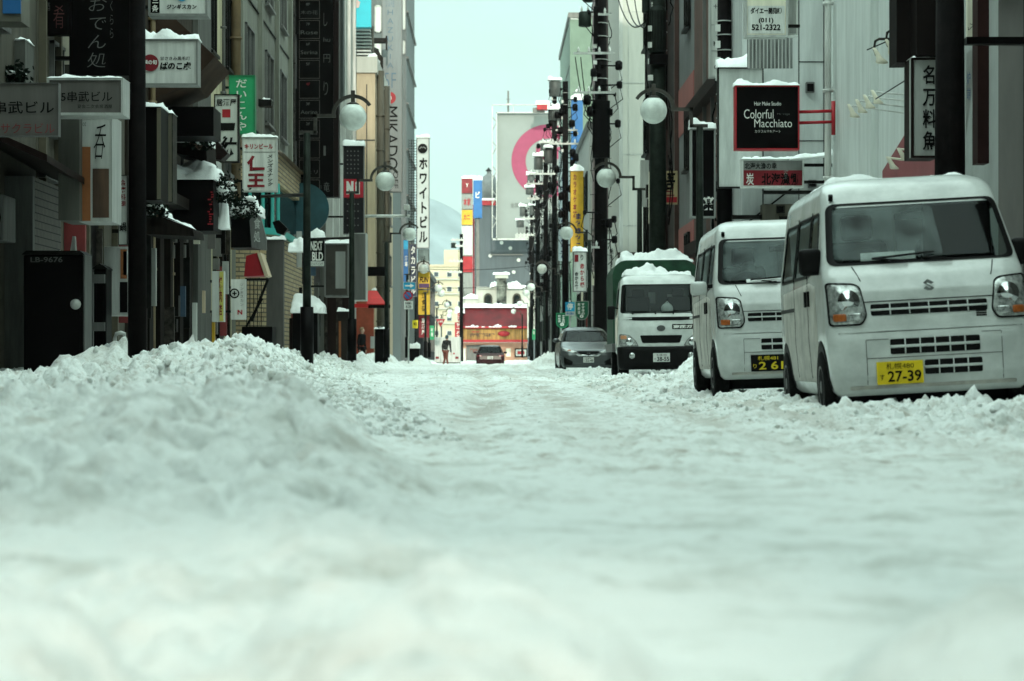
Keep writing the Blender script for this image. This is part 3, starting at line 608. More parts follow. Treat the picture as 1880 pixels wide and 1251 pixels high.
# truck with green canvas
def truck():
    r = thing('canvas_truck', 'white light truck with green canvas load cover and snow on top', 'truck')
    B = Loft([(.42,.06,1.55,.80,.12),(.50,.0,1.56,.84,.15),(.60,-.01,1.56,.848,.16),(.95,.0,1.56,.848,.16),(1.12,.03,1.56,.845,.15),(1.20,.07,1.56,.84,.14),(1.75,.33,1.5,.78,.12),(1.84,.40,1.48,.76,.13),(1.92,.52,1.44,.70,.16),(1.96,.66,1.4,.62,.16)], 80)
    ws = [(-.775,1.235),(.775,1.235),(.735,1.74),(-.735,1.74)]; sd = [(.45,1.18),(1.2,1.15),(1.2,1.68),(.52,1.70)]
    B.body([('front', ws),('left', sd),('right', sd)]).build('cab', VW, r, True)
    B.patch('front', [(-.80,1.215),(.80,1.215),(.75,1.765),(-.75,1.765)], .005, .06, 3, t0=.93).build('windscreen_seal', TRIM, r)
    B.patch('front', ws, .003, .05, 8).build('windscreen', GLASS, r, True)
    for p in ('left','right'): B.patch(p, sd, .003, .04, 4).build('side_window', GLASS, r, True)
    B.patch('front', [(-.83,1.145),(.83,1.145),(.83,1.10),(-.5,1.065),(.5,1.065)][:3]+[(.4,1.075),(-.4,1.075),(-.83,1.10)], .006, .01, 3).build('black_band', TRIM, r)
    B.patch('front', [(-.42,.80),(-.37,.655),(.37,.655),(.42,.80)][::-1], .006, .03, 4).build('grille', TRIM, r)
    for s_ in (-1,1):
        o = [(s_*.82,.83),(s_*.63,.81),(s_*.52,.72),(s_*.44,.60),(s_*.82,.60)]; o = o if s_ > 0 else o[::-1]
        h = B.patch('front', o, .01, .04, 5).build('headlight', LAMPG, r, True)
        B.patch('front', o, .012, .04, 2, t0=.95, t1=1.02).build('lamp_surround', GREY, h, True)
        B.patch('front', rect(*sorted((s_*.80,s_*.68)), .73,.80), .014, .02, 3).build('indicator', mat('pale_amber', (.45,.20,.10), .3), h, True)
        c = (s_*.62, B.fy(.62,.68)-.012,.68); MB().lathe([(.075,0),(.07,-.006),(.02,-.01)], c, 20, 'y').build('bulb_reflector', CHROME, h, True)
        q = MB().box(*sorted((s_*.90,s_*1.05)), .10,.20, 1.10,1.36); m_ = q.build('door_mirror', TRIM, r, bev=.03)
        MB().tube([(s_*.80,.3,1.30),(s_*.95,.16,1.34)], .014, 6).build('mirror_arm', TRIM, m_)
    # black bumper
    Bb = Loft([(.16,.02,.5,.80,.12),(.22,-.05,.5,.85,.14),(.54,-.06,.5,.86,.14),(.585,-.04,.5,.85,.13)], 10)
    Bb.body().build('bumper', TRIM, r, True)
    for s_ in (-1,1): MB().lathe([(.001,-.075),(.055,-.072),(.06,-.05)], (s_*.58,0,.42), 16, 'y').build('fog_lamp', LENS, r, True)
    e = MB(); e.lathe([(.085,-.002),(.085,-.008),(.078,-.008)], (0, B.fy(0,.93)-.004,.93), 24, 'y')
    k0 = 0; e.v = [Vector((v.x, v.y, .93+(v.z-.93)*.66)) for v in e.v]
    e.build('emblem', mat('dull_chrome', (.30,.31,.31), .3, .8), r, True)
    q = MB().box(.22,.76, -.012, .01, .91,1.005); b = q.build('warning_plate', INK, r, bev=.004); b.location = (0, .004, 0)
    t = MB(); lettering(t, '高圧ガス', (.245,.99,.74,.925), bold=.04, y=-.0145, metric=True); t.build('lettering', WINK, b)
    plate(r, -.165,.165,.30,.465, -.07, '札幌100', '38-55', 'せ', mat('white_plate', (.62,.63,.60), .5), INK)
    q = MB()
    for (x0,z0,x1,z1) in ((-.6,1.225,-.1,1.255),(.0,1.225,.55,1.26)): q.tube([(x0,B.fy(x0,z0)-.03,z0),(x1,B.fy(x1,z1)-.025,z1)], .011, 6)
    for x in (-.55,-.1,.25,.62): q.tube([(x,B.fy(x,1.22)-.01,1.20),(x,B.fy(x,1.22)-.04,1.235)], .015, 6)
    q.build('wiper', TRIM, r)
    MB().box(-.74,.74,.42,.9,1.0,1.2).build('dashboard', SEATM, r, bev=.03)
    for x in (-.38,.42): st = MB().box(x-.24,x+.24,1.15,1.25,.9,1.55).build('seat', SEATM, r, bev=.05); MB().box(x-.12,x+.12,1.16,1.22,1.55,1.7).build('headrest', SEATM, st, bev=.02)
    MB().box(-.72,.72,1.40,1.42,.7,1.85).build('cab_rear_panel', mat('cab_interior_light', (.17,.19,.18), .8), r)
    MB().box(-.16,-.02,1.37,1.395,1.42,1.64).build('rear_pane', WHITE, r); MB().box(.22,.42,1.37,1.395,1.42,1.60).build('rear_pane', WHITE, r)
    g = MB().ball((.16,.55,1.30), .12, 16, (1,.6,.95)); g.tube([(.10,.53,1.38),(.16,.52,1.44),(.22,.53,1.38)], .012, 6); g.build('plastic_bag', mat('white_plastic', (.7,.72,.7), .4), r, True)
    # canvas box
    n = 14; prof = [(-.87,.62),(-.87,1.95)] + [(-.87+.28-.28*math.cos(a)*1.0, 1.97+.30*math.sin(a)) for a in np.linspace(.1, math.pi/2, 8)]
    prof = prof + [(-x, z) for x, z in prof[::-1]]
    c = MB(); c.poly(prof, 1.66, 4.75); c.build('canvas_cover', mat('green_canvas', (.016,.062,.032), .75, var=.3, scale=3, bump=.4, bscale=6), r, bev=.015)
    MB().box(-.90,.90,1.62,4.8,.50,.66).build('load_bed', GREY, r, bev=.01)
    MB().box(-.4,.4,.5,4.6,.26,.45).build('chassis', TRIM, r)
    for s_ in (-1,1):
        for yy in (.62,3.75): wheel(r, s_*.72, yy, .33, .2, s_)
    MB().box(-1.0,-.955,.12,.2,1.1,1.3).build('side_marker', TRIM, r)
    r.scale = (1,1,1.055); r.location = (3.38,47.7,.03); r.rotation_euler = (0, R(-.6), R(-.4)); return r
tk = truck()
snow_cap(1144,1272,481,49.6,2.8,.16,'lumpy snow heaped on the green canvas of the truck', 5)
snow_cap(1147,1268,506,48.35,.8,.14,'snow lying on the cab roof of the green canvas truck', 6)

def car(name, label, pos, yaw, paint, rear=False, nissan=False):
    r = thing(name, label, 'car')
    if not rear:
        B = Loft([(.17,.10,3.9,.78,.2),(.30,0,3.95,.84,.28),(.55,.0,3.95,.855,.32),(.66,.05,3.94,.855,.36),(.74,.16,3.92,.85,.38),(.82,.42,3.9,.84,.36),(.90,.80,3.88,.82,.3),(.96,1.02,3.86,.80,.24),(1.0,1.12,3.84,.78,.2),(1.30,1.72,3.6,.66,.2),(1.38,1.95,3.5,.60,.25),(1.44,2.3,3.3,.48,.25)], 60)
        ws = [(-.72,.99),(.72,.99),(.58,1.33),(-.58,1.33)]
    else:
        B = Loft([(.20,.12,4.3,.78,.2),(.32,.0,4.4,.85,.22),(.60,.0,4.4,.875,.22),(.85,.05,4.3,.87,.22),(.95,.12,3.6,.84,.2),(1.0,.18,3.4,.82,.2),(1.36,.62,2.9,.64,.2),(1.43,.80,2.7,.58,.22),(1.46,1.0,2.4,.5,.2)], 50)
        ws = [(-.68,1.0),(.68,1.0),(.56,1.38),(-.56,1.38)]
    B.body([('front', ws)]).build('body', paint, r, True)
    B.patch('front', ws, .003, .05, 8).build('windscreen' if not rear else 'rear_window', GLASS, r, True)
    B.patch('front', [(a*1.05, 1.19+(b-1.19)*1.08) for a, b in ws], .004, .05, 2, t0=.94).build('window_seal', TRIM, r)
    for p in ('left','right'):
        B.patch(p, [(1.55,1.02),(3.3,1.05),(3.0,1.36),(1.95,1.36)] if not rear else [(.75,1.02),(3.0,1.0),(2.5,1.36),(1.1,1.36)], .004, .05, 4).build('side_window', GLASSD, r, True)
    for yy in ((.62,3.2) if not rear else (.9,3.55)):
        for p, s_ in (('left',-1),('right',1)):
            B.patch(p, [(yy+.36*math.cos(a), .30+.36*math.sin(a)) for a in np.linspace(-.3, math.pi+.3, 22)], .004, 0, 4).build('wheel_arch', TRIM, r, True)
            wheel(r, s_*.76, yy, .30, .18, s_)
    MB().box(-.6,.6,1.6,3.4,.4,1.0).build('seat', SEATM, r, bev=.05)
    for x in (-.35,.35): MB().box(x-.2,x+.2,2.1,2.2,.9,1.3).build('headrest', SEATM, r, bev=.04)
    for s_ in (-1,1):
        q = MB().ball((s_*.93,1.35,1.02), .10, 12, (1.1,.6,.7)); q.box(*sorted((s_*.78,s_*.88)),1.33,1.37,.98,1.02); q.build('door_mirror', paint, r, True)
    if not rear:
        for s_ in (-1,1):
            o = [(s_*.80,.80),(s_*.34,.665),(s_*.42,.61),(s_*.80,.70)]; o = o if s_ > 0 else o[::-1]
            h = B.patch('front', o, .008, .02, 4).build('headlight', LAMPG, r, True); B.patch('front', rect(*sorted((s_*.64,s_*.54)),.68,.73), .012, .01, 2).build('indicator', AMBER, h, True)
            o = [(s_*.76,.50),(s_*.48,.36),(s_*.50,.25),(s_*.76,.25)]; B.patch('front', o if s_ > 0 else o[::-1], .006, .03, 4).build('lower_grille', TRIM, r, True)
        B.patch('front', [(-.36,.66),(-.14,.53),(.14,.53),(.36,.66),(.3,.69),(-.3,.69)], .006, .02, 4).build('grille', TRIM, r, True)
        e = MB(); 
        for s_ in (-1,1): e.box(s_*.035-.008,s_*.035+.008,-.02,.0,.585,.65)
        e.box(-.035,.035,-.02,0,.612,.626); o = e.build('emblem', CHROME, r)
        B.patch('front', [(-.44,.62),(-.30,.52),(.30,.52),(.44,.62),(.30,.545),(-.30,.545)], .012, 0, 2).build('chrome_strip', CHROME, r, True)
        plate(r, -.165,.165,.33,.495, -.01, '札幌501', '33-49', 'せ', mat('white_plate', (.62,.63,.60), .5), INK)
    else:
        for s_ in (-1,1): B.patch('front', rect(*sorted((s_*.82,s_*.50)),.78,.86), .008, .02, 3).build('tail_light', mat('tail_lens', (.16,.03,.03), .25), r, True)
        plate(r, -.165,.165,.62,.785, -.0, '札幌330', '12-07', 'ね', mat('white_plate', (.62,.63,.60), .5), INK)
        MB().box(-.75,.75,-.01,.06,.30,.36).build('bumper_line', TRIM, r)
    r.location = pos; r.rotation_euler = (0,0,yaw); return r
car('hatchback_car', 'silver hatchback car parked beyond the canvas truck', (3.03,74.5,-.05), R(1.5), SILV)
car('saloon_car', 'dark maroon car seen from behind in front of the red roofed restaurant', (.0,147,-.28), 0, mat('maroon_car_paint', (.03,.008,.010), .25, coat=.4), True)
# boxy white truck seen from behind at the far left kerb
def boxtruck():
    D = 158; r = thing('box_truck', 'white box truck seen from behind at the far left kerb', 'truck', P(822,668,D))
    MB().pbox(798,619,845,666,D,4.2).build('cargo_box', LGREY, r, bev=.03)
    q = MB().pbox(799,664,845,672,D,.3,.1); q.build('bumper', TRIM, r); 
    q = MB().pbox(820.5,621,822,664,D,.03,-.03); q.build('door_seam', TRIM, r)
    for x in (800,836): MB().pbox(x,655,x+6,659,D,.05,-.05).build('tail_light', DRED, r)
    MB().pbox(832,648,835,651,D,.02,-.03).build('round_mark', RED, r)
    for x in (802,835): MB().pbox(x,664,x+7,673,D,.5,.2).build('wheel', RUBBER, r)
boxtruck()
# ---------------------------------------------------------------- street lamps, poles, cables
GLOBE = mat('frosted_lamp_globe', (.62,.66,.62), .35, var=.14, scale=5)
LAMPM = mat('lamp_post_brown', (.12,.11,.095), .55, .3, var=.3, scale=5)
LAMPP = mat('lamp_post_green', (.035,.045,.036), .5, .2, var=.3, scale=5)
def lamp_proto():
    r = thing('street_lamp', 'x', 'street lamp'); G = Vector((.8,0,4.3))
    MB().tube([(0,0,0),(0,0,1.0)], .115, 12).build('base_sleeve', BLACK, r, True)
    MB().tube([(0,0,.9),(0,0,4.02)], .072, 12, .058).build('pole', LAMPP, r, True)
    a = MB(); g = G
    for x0, x1, z0, z1 in ((-.14,.17,-.30,-.24),(.115,.175,-.30,.05),(.115,.50,-.01,.05)): a.box(x0, x1, -.03, .03, g.z+z0, g.z+z1)
    pts = [(g.x - .34*math.cos(t), 0, g.z + .03 + .33*math.sin(t)) for t in np.linspace(.05, math.pi*.83, 18)]
    for i in range(17):
        p, q = Vector(pts[i]), Vector(pts[i+1]); c0 = Vector((g.x,0,g.z)); n1 = (p-c0).normalized()*.03; n2 = (q-c0).normalized()*.03; yv = Vector((0,.035,0))
        a.add([p-n1-yv,p+n1-yv,q+n2-yv,q-n2-yv,p-n1+yv,p+n1+yv,q+n2+yv,q-n2+yv], [(0,1,2,3),(4,7,6,5),(1,5,6,2),(0,3,7,4),(0,4,5,1),(3,2,6,7)])
    a.build('arm', LAMPM, r)
    MB().box(g.x-.035,g.x+.035,-.03,.03,g.z+.22,g.z+.46).build('hanger', LAMPM, r, bev=.006)
    MB().ball((g.x,0,g.z), .235, 28).build('globe', GLOBE, r, True); MB().lathe([(.10,0),(.11,.02),(.05,.05)], (g.x,0,g.z+.205), 18).build('cap', LAMPM, r, True)
    return r
lp = lamp_proto(); first = True
LL = [(648,215,42),(707,333,58),(752,430,84),(778,494,117),(805,529,149),(810,539,162),(820,560,197),(826,573,227),(825,580,246)]
LR = [(1200,203,42),(1113,327,58),(1040,428,84),(995,494,117),(975,527,149),(966,538,162),(954,558,197),(943,572,226)]
ords = ['nearest','second','third','fourth','fifth','sixth','seventh','eighth','farthest']
for side, LS in ((1, LL), (-1, LR)):
    for i, (x, y, D) in enumerate(LS):
        o = lp if first else copy_tree(lp); first = False
        g = P(x, y, D); o.location = (g.x - side*.8, D, g.z - 4.3); o.rotation_euler = (0,0, 0 if side == 1 else math.pi)
        tag(o, f"{ords[i]} globe street lamp along the {'left' if side == 1 else 'right'} kerb, frosted ball under a curved arm", 'street lamp', 'globe street lamps')
def insul(mb, x, y, z, r=.06, h=.2):
    mb.lathe([(r*.5,0),(r,.04),(r*.6,.07),(r,.11),(r*.5,.15),(r*.3,h)], (x,y,z), 8)
def upole(label, x, D, r, top_px, arms=(), cans=(), boxes=(), m=POLEM, seed=1, rungs=True, wraps=0, z0=-.05, runs=5, canm=None, clutter=0):
    rnd = random.Random(seed); X = PXx(x, D); zt = PZ(top_px, D); rt = thing('utility_pole', label, 'utility pole', (X, D, 0), 'utility poles along the street')
    MB().tube([(X,D,z0),(X,D,zt)], r, 16, r*.82).build('pole', m, rt, True)
    for (yp, x0, x1) in arms:
        z = PZ(yp, D); a = MB(); a.box(PXx(x0,D), PXx(x1,D), D-r-.10, D-r-.02, z-.04*max(1,D/110), z+.04*max(1,D/110)); o = a.build('crossarm', LGREY if m is POLEM else GREY, rt)
        k = MB(); n = max(2, int((x1-x0)*D/F/.35))
        for i in range(n): insul(k, PXx(x0+(x1-x0)*(i+.5)/n, D), D-r-.06, z+.04, .055, .2)
        k.build('insulator', WHITE, o, True)
    for (x0,y0,x1,y1,ribs) in cans:
        c = P((x0+x1)/2, y1, D); rr = (x1-x0)*D/F/2; h = (y1-y0)*D/F; k = MB().lathe([(rr*.85,0),(rr,.03),(rr,h*.9),(rr*.8,h*.97),(rr*.3,h)], (c.x, D-r*.4, c.z), 20)
        o = k.build('transformer', canm or mat('transformer_green', (.04,.05,.042), .5, var=.3), rt, True)
        if ribs:
            k = MB()
            for i in range(20): a = 2*math.pi*i/20; k.tube([(c.x+rr*1.02*math.cos(a), D-r*.4+rr*1.02*math.sin(a), c.z+.08), (c.x+rr*1.02*math.cos(a), D-r*.4+rr*1.02*math.sin(a), c.z+h*.88)], .012, 4)
            k.build('cooling_rib', DKMET, o)
        k = MB(); [insul(k, c.x+rr*.5*s, D-r*.4, c.z+h*.96, .05, .22) for s in (-1,1)]; k.build('bushing', WHITE, o, True)
    for (x0,y0,x1,y1) in boxes: MB().pbox(x0,y0,x1,y1,D-r-.12,.22).build('cable_box', BLACK, rt, bev=.01)
    k = MB(); s = random.Random(seed+3)
    for i in range(runs + (wraps if runs else 0)):
        y0 = PZ(top_px,D)*(.25+.7*s.random()); dy = s.uniform(.8, 3); sx = s.choice((-1,1))
        pts = [(X+sx*(r+.02+.10*math.sin(math.pi*t/8)*s.uniform(.5,1.3)), D-r*.6-.05*math.sin(t), y0-dy*t/8) for t in range(9)]
        k.tube(pts, .018, 5)
    for i in range(clutter):
        yy = PZ(top_px, D)*(.3+.68*s.random()); sx = s.choice((-1,1)); rr = s.uniform(.05,.16); xx = X+sx*(r+s.uniform(0,.45))
        k.box(min(X,xx), max(X,xx), D-r-.03, D-r+.03, yy, yy+.05); k.lathe([(rr*.7,0),(rr,.05),(rr,rr*2.2),(rr*.5,rr*2.6)], (xx, D-r, yy-rr), 8)
        k.tube([(xx,D-r,yy), (xx+sx*.12,D-r,yy-.5), (X+sx*r,D-r,yy-.9)], .018, 4)
    if rungs:
        for i in range(int((zt-2)/.45)): z = 2+.45*i; sx = 1 if i % 2 else -1; k.tube([(X,D-.02,z),(X+sx*(r+.14),D-.02,z)], .012, 5)
    if k.v: k.build('cable_run', BLACK, rt, True)
    if wraps:
        k = MB()
        for i in range(wraps): z = PZ(max(40,top_px+20)+i*26+s.uniform(-8,8), D); MB().lathe([(r*1.02,0),(r*1.03,.012),(r*1.02,.02)], (X,D,z), 18).build('steel_band', LGREY, rt, True)
        k = MB()
        for i in range(4): z = PZ(max(60,top_px+40)+i*30, D); MB().box(X-r*1.05-.02, X-r*.6, D-r-.03, D-r+.05, z, z+.14).build('tag_plate', WHITE, rt)
    return rt
upole('thick black utility pole nearest on the right, standing between the two vans', 1744, 25.5, .178, -90, rungs=False, seed=2, runs=0)
upole('dark utility pole with white tags and steel bands behind the second van', 1330, 50, .17, -120, wraps=9, seed=4, rungs=False)
upole('dark green utility pole carrying the ribbed transformer behind the truck', 1208, 62, .24, -60, cans=[(1190,12,1222,100,True),(1178,-30,1192,25,False)], boxes=[(1192,100,1226,118)], m=LAMPP, seed=5, rungs=False, wraps=3)
upole('tall black utility pole hung with boxes and cables behind the silver car', 1103, 90, .26, -60, arms=[(29,1085,1118),(100,1052,1128),(172,1052,1128),(455,1077,1100)], cans=[(1062,22,1085,50,False),(1070,-30,1088,5,False)], boxes=[(1088,185,1120,290),(1086,190,1094,210),(1112,200,1125,212),(1090,12,1098,80)], seed=6, wraps=6, clutter=14)
upole('thin black left utility pole in front of the white sign with a red disc', 252, 31, .125, -60, seed=8, rungs=False, runs=0)
upole('black utility pole with ringed crossarms before the cream apartment block', 847, 240, .20, 430, arms=[(441,828,866),(452,834,860),(480,824,850),(500,824,848)], cans=[(828,446,838,456,False)], seed=9)
# far poles on the right with clusters of porcelain and transformers
CL = [(1038,120,.17,150,[(265,1008,1062),(240,1020,1060)],[(1000,272,1014,300,False)],'first'),
      (1018,150,.18,262,[(262,990,1030),(320,970,1022)],[(1008,148,1030,178,False),(1007,202,1032,222,True)],'second'),
      (1002,182,.20,330,[(270,1000,1024),(338,966,1012),(365,968,1000)],[(992,262,1010,285,False),(980,288,997,312,False)],'third'),
      (987,215,.24,395,[(402,958,1000),(366,975,1005)],[(968,322,982,340,False),(965,345,980,358,False)],'fourth'),
      (976,250,.2,420,[(432,946,985),(436,946,972)],[(954,380,966,398,False),(948,405,962,418,False),(972,378,984,395,False)],'fifth')]
for i, (x, D, r, tp, arms, cans, od) in enumerate(CL):
    tp2 = min(tp, min(a[0] for a in arms) - 12, min(c[1] for c in cans) - 4)
    upole(f'{od} in the far right row of cluttered utility poles before the billboard', x, D, r, tp2, arms, cans, [(x-5,tp2+60,x+5,tp2+110)], seed=20+i, wraps=4, clutter=26, canm=mat('pale_transformer', (.16,.17,.165), .5))
    for j, c in enumerate(cans): snow_cap(c[0]-1, c[2]+1, c[1]-1, D-.5, .9, 6*D/F, f'snow on the {ords[j] if j else "top"} transformer of the {od} far pole')
def cable(label, pts, r=.02, sag=.3):
    mb = MB()
    for a, b in pts:
        a, b = Vector(a), Vector(b); mb.tube([a.lerp(b, t/12) - Vector((0,0,sag*4*(t/12)*(1-t/12))) for t in range(13)], r, 5)
    return tag(mb.build('overhead_cable', BLACK, None, True), label, 'cable', 'overhead cables')
cable('black looped cables hanging between the tall pole and the transformer pole', [(P(1122,-60,88), P(1186,38,62)), (P(1140,-60,88), P(1188,36,62)), (P(1160,-50,88), P(1190,34,62))], .022, .9)
cable('black cables hanging from the crossarms of the tall pole', [(P(1056,105,90), P(1088,212,90)), (P(1066,105,90), P(1090,220,90)), (P(1080,172,90), P(1090,225,90))], .02, .7)
for i, (a, b) in enumerate([((1018,330,150),(1038,250,120)), ((1002,350,182),(1018,300,150)), ((987,405,215),(1002,340,182)), ((976,436,250),(987,400,215))]):
    cable(f'{ords[i]} sagging wires between the far right poles', [(P(a[0]+d, a[1]+e, a[2]), P(b[0]+d, b[1]+e, b[2])) for d, e in ((0,0),(5,12),(-4,30))], .025, .5)
cable('thin wires crossing the street before the red roofed restaurant', [(P(700,487,170), P(1010,484,170)), (P(700,521,175), P(1010,517,175))], .02, .4)

# ---------------------------------------------------------------- signs
def byl(p): return [o for o in bpy.data.objects if o.get('label','').startswith(p)][0]
def sign(label, bx, D, face=WHITE, frame=None, fw=2, th=.2, texts=(), snow=None, sh=.12, arm=None, name='hanging_sign', group=None, panels=(), cat='sign', armm=None):
    x0, y0, x1, y1 = bx; rt = thing(name, label, cat, P((x0+x1)/2, y1, D), group)
    pn = MB().pbox(x0+ (fw if frame else 0), y0 + (fw if frame else 0), x1-(fw if frame else 0), y1-(fw if frame else 0), D, th-.01).build('panel', face, rt)
    if frame:
        q = MB()
        for a in ((x0,y0,x1,y0+fw),(x0,y1-fw,x1,y1),(x0,y0+fw,x0+fw,y1-fw),(x1-fw,y0+fw,x1,y1-fw)): q.pbox(*a, D-.025, th+.03)
        q.build('frame', frame, rt)
    for (a, m_) in panels: MB().pbox(*a, D-.008, .02).build('coloured_field', m_, rt)
    for t in texts:
        s, b, m_ = t[:3]; kw = t[3] if len(t) > 3 else {}
        mb = MB(); lettering(mb, s, b, D-.014, **kw)
        if mb.f: mb.build('lettering', m_, rt)
    if arm:
        q = MB(); xx = arm; 
        for yy in (y0+(y1-y0)*.2, y0+(y1-y0)*.8): q.box(min(PXx(x0 if xx < x0 else x1, D), PXx(xx, D)), max(PXx(x0 if xx < x0 else x1, D), PXx(xx, D)), D+th*.3, D+th*.7, PZ(yy,D)-.025, PZ(yy,D)+.025)
        q.build('bracket', armm or DKMET, rt)
    if snow: snow_cap(x0, x1, y0, D-.03, th+.06, sh, snow)
    return rt
V = dict(vert=True)
GR = mat('sign_green', (.015,.27,.11), .5, var=.1); BLUE = mat('sign_blue', (.02,.12,.32), .5, var=.12); BRT = mat('bright_blue', (.02,.30,.52), .5)
TEAL = mat('teal_board', (.02,.07,.085), .5, var=.2); REDW = mat('bright_red_awning', (.55,.02,.02), .6, var=.15); OCH = mat('ochre_board', (.55,.33,.02), .5, var=.15)
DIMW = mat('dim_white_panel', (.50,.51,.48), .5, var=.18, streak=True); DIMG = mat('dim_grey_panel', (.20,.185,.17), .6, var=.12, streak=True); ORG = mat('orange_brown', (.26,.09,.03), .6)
SGREY = mat('sign_grey', (.42,.43,.41), .5, var=.1, streak=True)
# left row
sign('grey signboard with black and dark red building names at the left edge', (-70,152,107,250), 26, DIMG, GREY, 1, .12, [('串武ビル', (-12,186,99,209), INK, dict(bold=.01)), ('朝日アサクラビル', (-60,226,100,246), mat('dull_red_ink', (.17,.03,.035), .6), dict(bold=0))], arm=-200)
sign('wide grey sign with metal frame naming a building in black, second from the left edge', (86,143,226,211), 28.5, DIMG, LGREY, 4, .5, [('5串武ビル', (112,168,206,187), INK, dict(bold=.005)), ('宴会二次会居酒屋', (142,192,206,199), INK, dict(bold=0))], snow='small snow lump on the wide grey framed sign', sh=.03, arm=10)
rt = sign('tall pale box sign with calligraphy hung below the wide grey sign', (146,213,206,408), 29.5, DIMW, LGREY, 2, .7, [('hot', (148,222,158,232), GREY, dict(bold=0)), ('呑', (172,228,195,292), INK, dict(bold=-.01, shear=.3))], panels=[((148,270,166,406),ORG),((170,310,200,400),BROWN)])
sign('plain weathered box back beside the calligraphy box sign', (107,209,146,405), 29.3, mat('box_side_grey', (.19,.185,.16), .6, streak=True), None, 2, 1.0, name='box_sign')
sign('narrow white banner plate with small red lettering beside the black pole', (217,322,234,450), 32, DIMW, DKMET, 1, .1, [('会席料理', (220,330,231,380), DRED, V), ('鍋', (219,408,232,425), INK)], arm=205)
sign('grey cabinet sign with brown and black fields low on the left wall', (191,453,236,580), 33.5, LGREY, None, 2, .5, [], panels=[((221,458,233,512),ORG),((226,462,234,505),WHITE),((220,518,234,574),BLACK)], name='cabinet_sign')
sign('tall black shop sign with thin white brush writing at the top left', (127,-30,240,139), 34, BLACK, None, 2, .3, [('おでん処', (160,-4,196,124), mat('grey_brush_ink', (.26,.26,.25), .6), dict(vert=True, bold=-.012, shear=.15)), ('くらら', (202,2,208,70), GREY, dict(vert=True, bold=-.015))], arm=60)
sign('small black board with reddish writing left of the brush written sign', (76,-20,127,64), 33.6, BLACK, None, 2, .2, [('酒', (84,5,92,20), GREY, dict(bold=-.01)), ('肴', (98,10,118,52), mat('dim_red_ink', (.07,.02,.02), .6), dict(bold=-.01))], arm=40)
sign('white sign with dark red disc and black brush writing, snow along its top', (248,72,363,156), 36, WHITE, SGREY, 3, .35, [('甘さきみ黒毛灯', (294,104,349,111), INK, dict(bold=.01)), ('ばのこ虎', (294,114,351,129), INK, dict(bold=.045, shear=.1))], 'snow roll along the white sign with the red disc', .09, arm=200)
rt = byl('white sign with dark red disc')
q = MB().lathe([(.001,-.022),(15.5*35.9/F,-.022),(15.5*35.9/F,.004)], (PXx(276,36),36,PZ(116,36)), 32, 'y'); q.build('disc', DRED, rt)
t = MB(); lettering(t, '通の旬', (263,110,288,119), 35.97, bold=.03); t.build('lettering', WINK, rt)
sign('white sign cut by the top edge with blue disc and black katakana', (272,-60,381,29), 38, WHITE, SGREY, 4, .4, [('ト三条', (279,-20,291,22), WINK, V), ('ジンギスカン', (306,8,361,17), INK, dict(bold=.04))], panels=[((276,-50,293,24),BLACK)], arm=210)
q = MB().lathe([(.001,-.022),(.10,-.022),(.10,.004)], (PXx(334,38),38,PZ(-9,38)), 28, 'y'); q.build('disc', BRT, byl('white sign cut by the top edge with blue disc'))
sign('tall dark box sign with beige ribbed side and snow on top', (262,196,295,368), 37.5, BLACK, None, 2, .9, [], 'rounded snow on the tall dark box sign', .16, name='box_sign', panels=[((288,198,295,366),mat('beige_rib', (.27,.24,.17), .6, streak=True))])
sign('beige box sign behind the dark box sign', (293,208,317,372), 38.6, mat('beige_panel', (.30,.27,.20), .6, streak=True), RUST, 1.5, .5, [], 'thin snow on the beige box sign', .05, name='box_sign')
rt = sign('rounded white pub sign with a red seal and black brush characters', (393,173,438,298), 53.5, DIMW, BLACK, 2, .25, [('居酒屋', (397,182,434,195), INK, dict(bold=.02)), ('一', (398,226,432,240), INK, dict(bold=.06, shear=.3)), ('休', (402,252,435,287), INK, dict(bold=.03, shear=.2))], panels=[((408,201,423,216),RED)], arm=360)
sign('bright green vertical sign with white hiragana', (420,138,468,247), 56.4, GR, mat('green_frame', (.02,.20,.09), .5), 1.5, .3, [('だいこんや', (433,146,453,240), WINK, dict(vert=True, bold=.01))], arm=400)
sign('white sign with big dark red characters and black vertical katakana, snow on top', (445,252,508,352), 56, WHITE, LGREY, 2, .3, [('キリンビール', (449,264,501,274), RED, dict(bold=.03)), ('仁王', (453,286,486,344), DRED, dict(vert=True, bold=.045)), ('メンズスナック', (490,284,502,342), INK, dict(vert=True, bold=.02, shear=.2))], 'snow on the sign with big dark red characters', .1, arm=380, panels=[((447,279,506,280),GREY)])
sign('pale yellow upright lightbox low by the dark doorways', (389,498,411,591), 48, DIMW, None, 1, .3, [('焼肉店', (402,508,408,580), DRED, V)], panels=[((403,499,410,590),mat('yellow_strip', (.55,.5,.12), .5))], arm=385)
sign('white rounded sign with black wheel emblem and brush katakana', (424,513,451,587), 54, WHITE, None, 1, .2, [('ジンギスカン', (441,520,447,562), INK, dict(vert=True, bold=-.01)), ('N', (436,569,445,578), RED, dict(bold=.04))], arm=410)
q = MB(); c = P(430.5,539,53.985)
for k in range(24):
    a0, a1 = 2*math.pi*k/24, 2*math.pi*(k+1)/24; q.add([(c.x+.11*math.cos(a0),c.y,c.z+.11*math.sin(a0)),(c.x+.11*math.cos(a1),c.y,c.z+.11*math.sin(a1)),(c.x+.08*math.cos(a1),c.y,c.z+.08*math.sin(a1)),(c.x+.08*math.cos(a0),c.y,c.z+.08*math.sin(a0))], [(0,1,2,3)])
for a in (0, math.pi/2): q.box(c.x-.05 if a == 0 else c.x-.014, c.x+.05 if a == 0 else c.x+.014, c.y-.003, c.y, c.z-.014 if a == 0 else c.z-.05, c.z+.014 if a == 0 else c.z+.05)
q.build('emblem', INK, byl('white rounded sign with black wheel'))
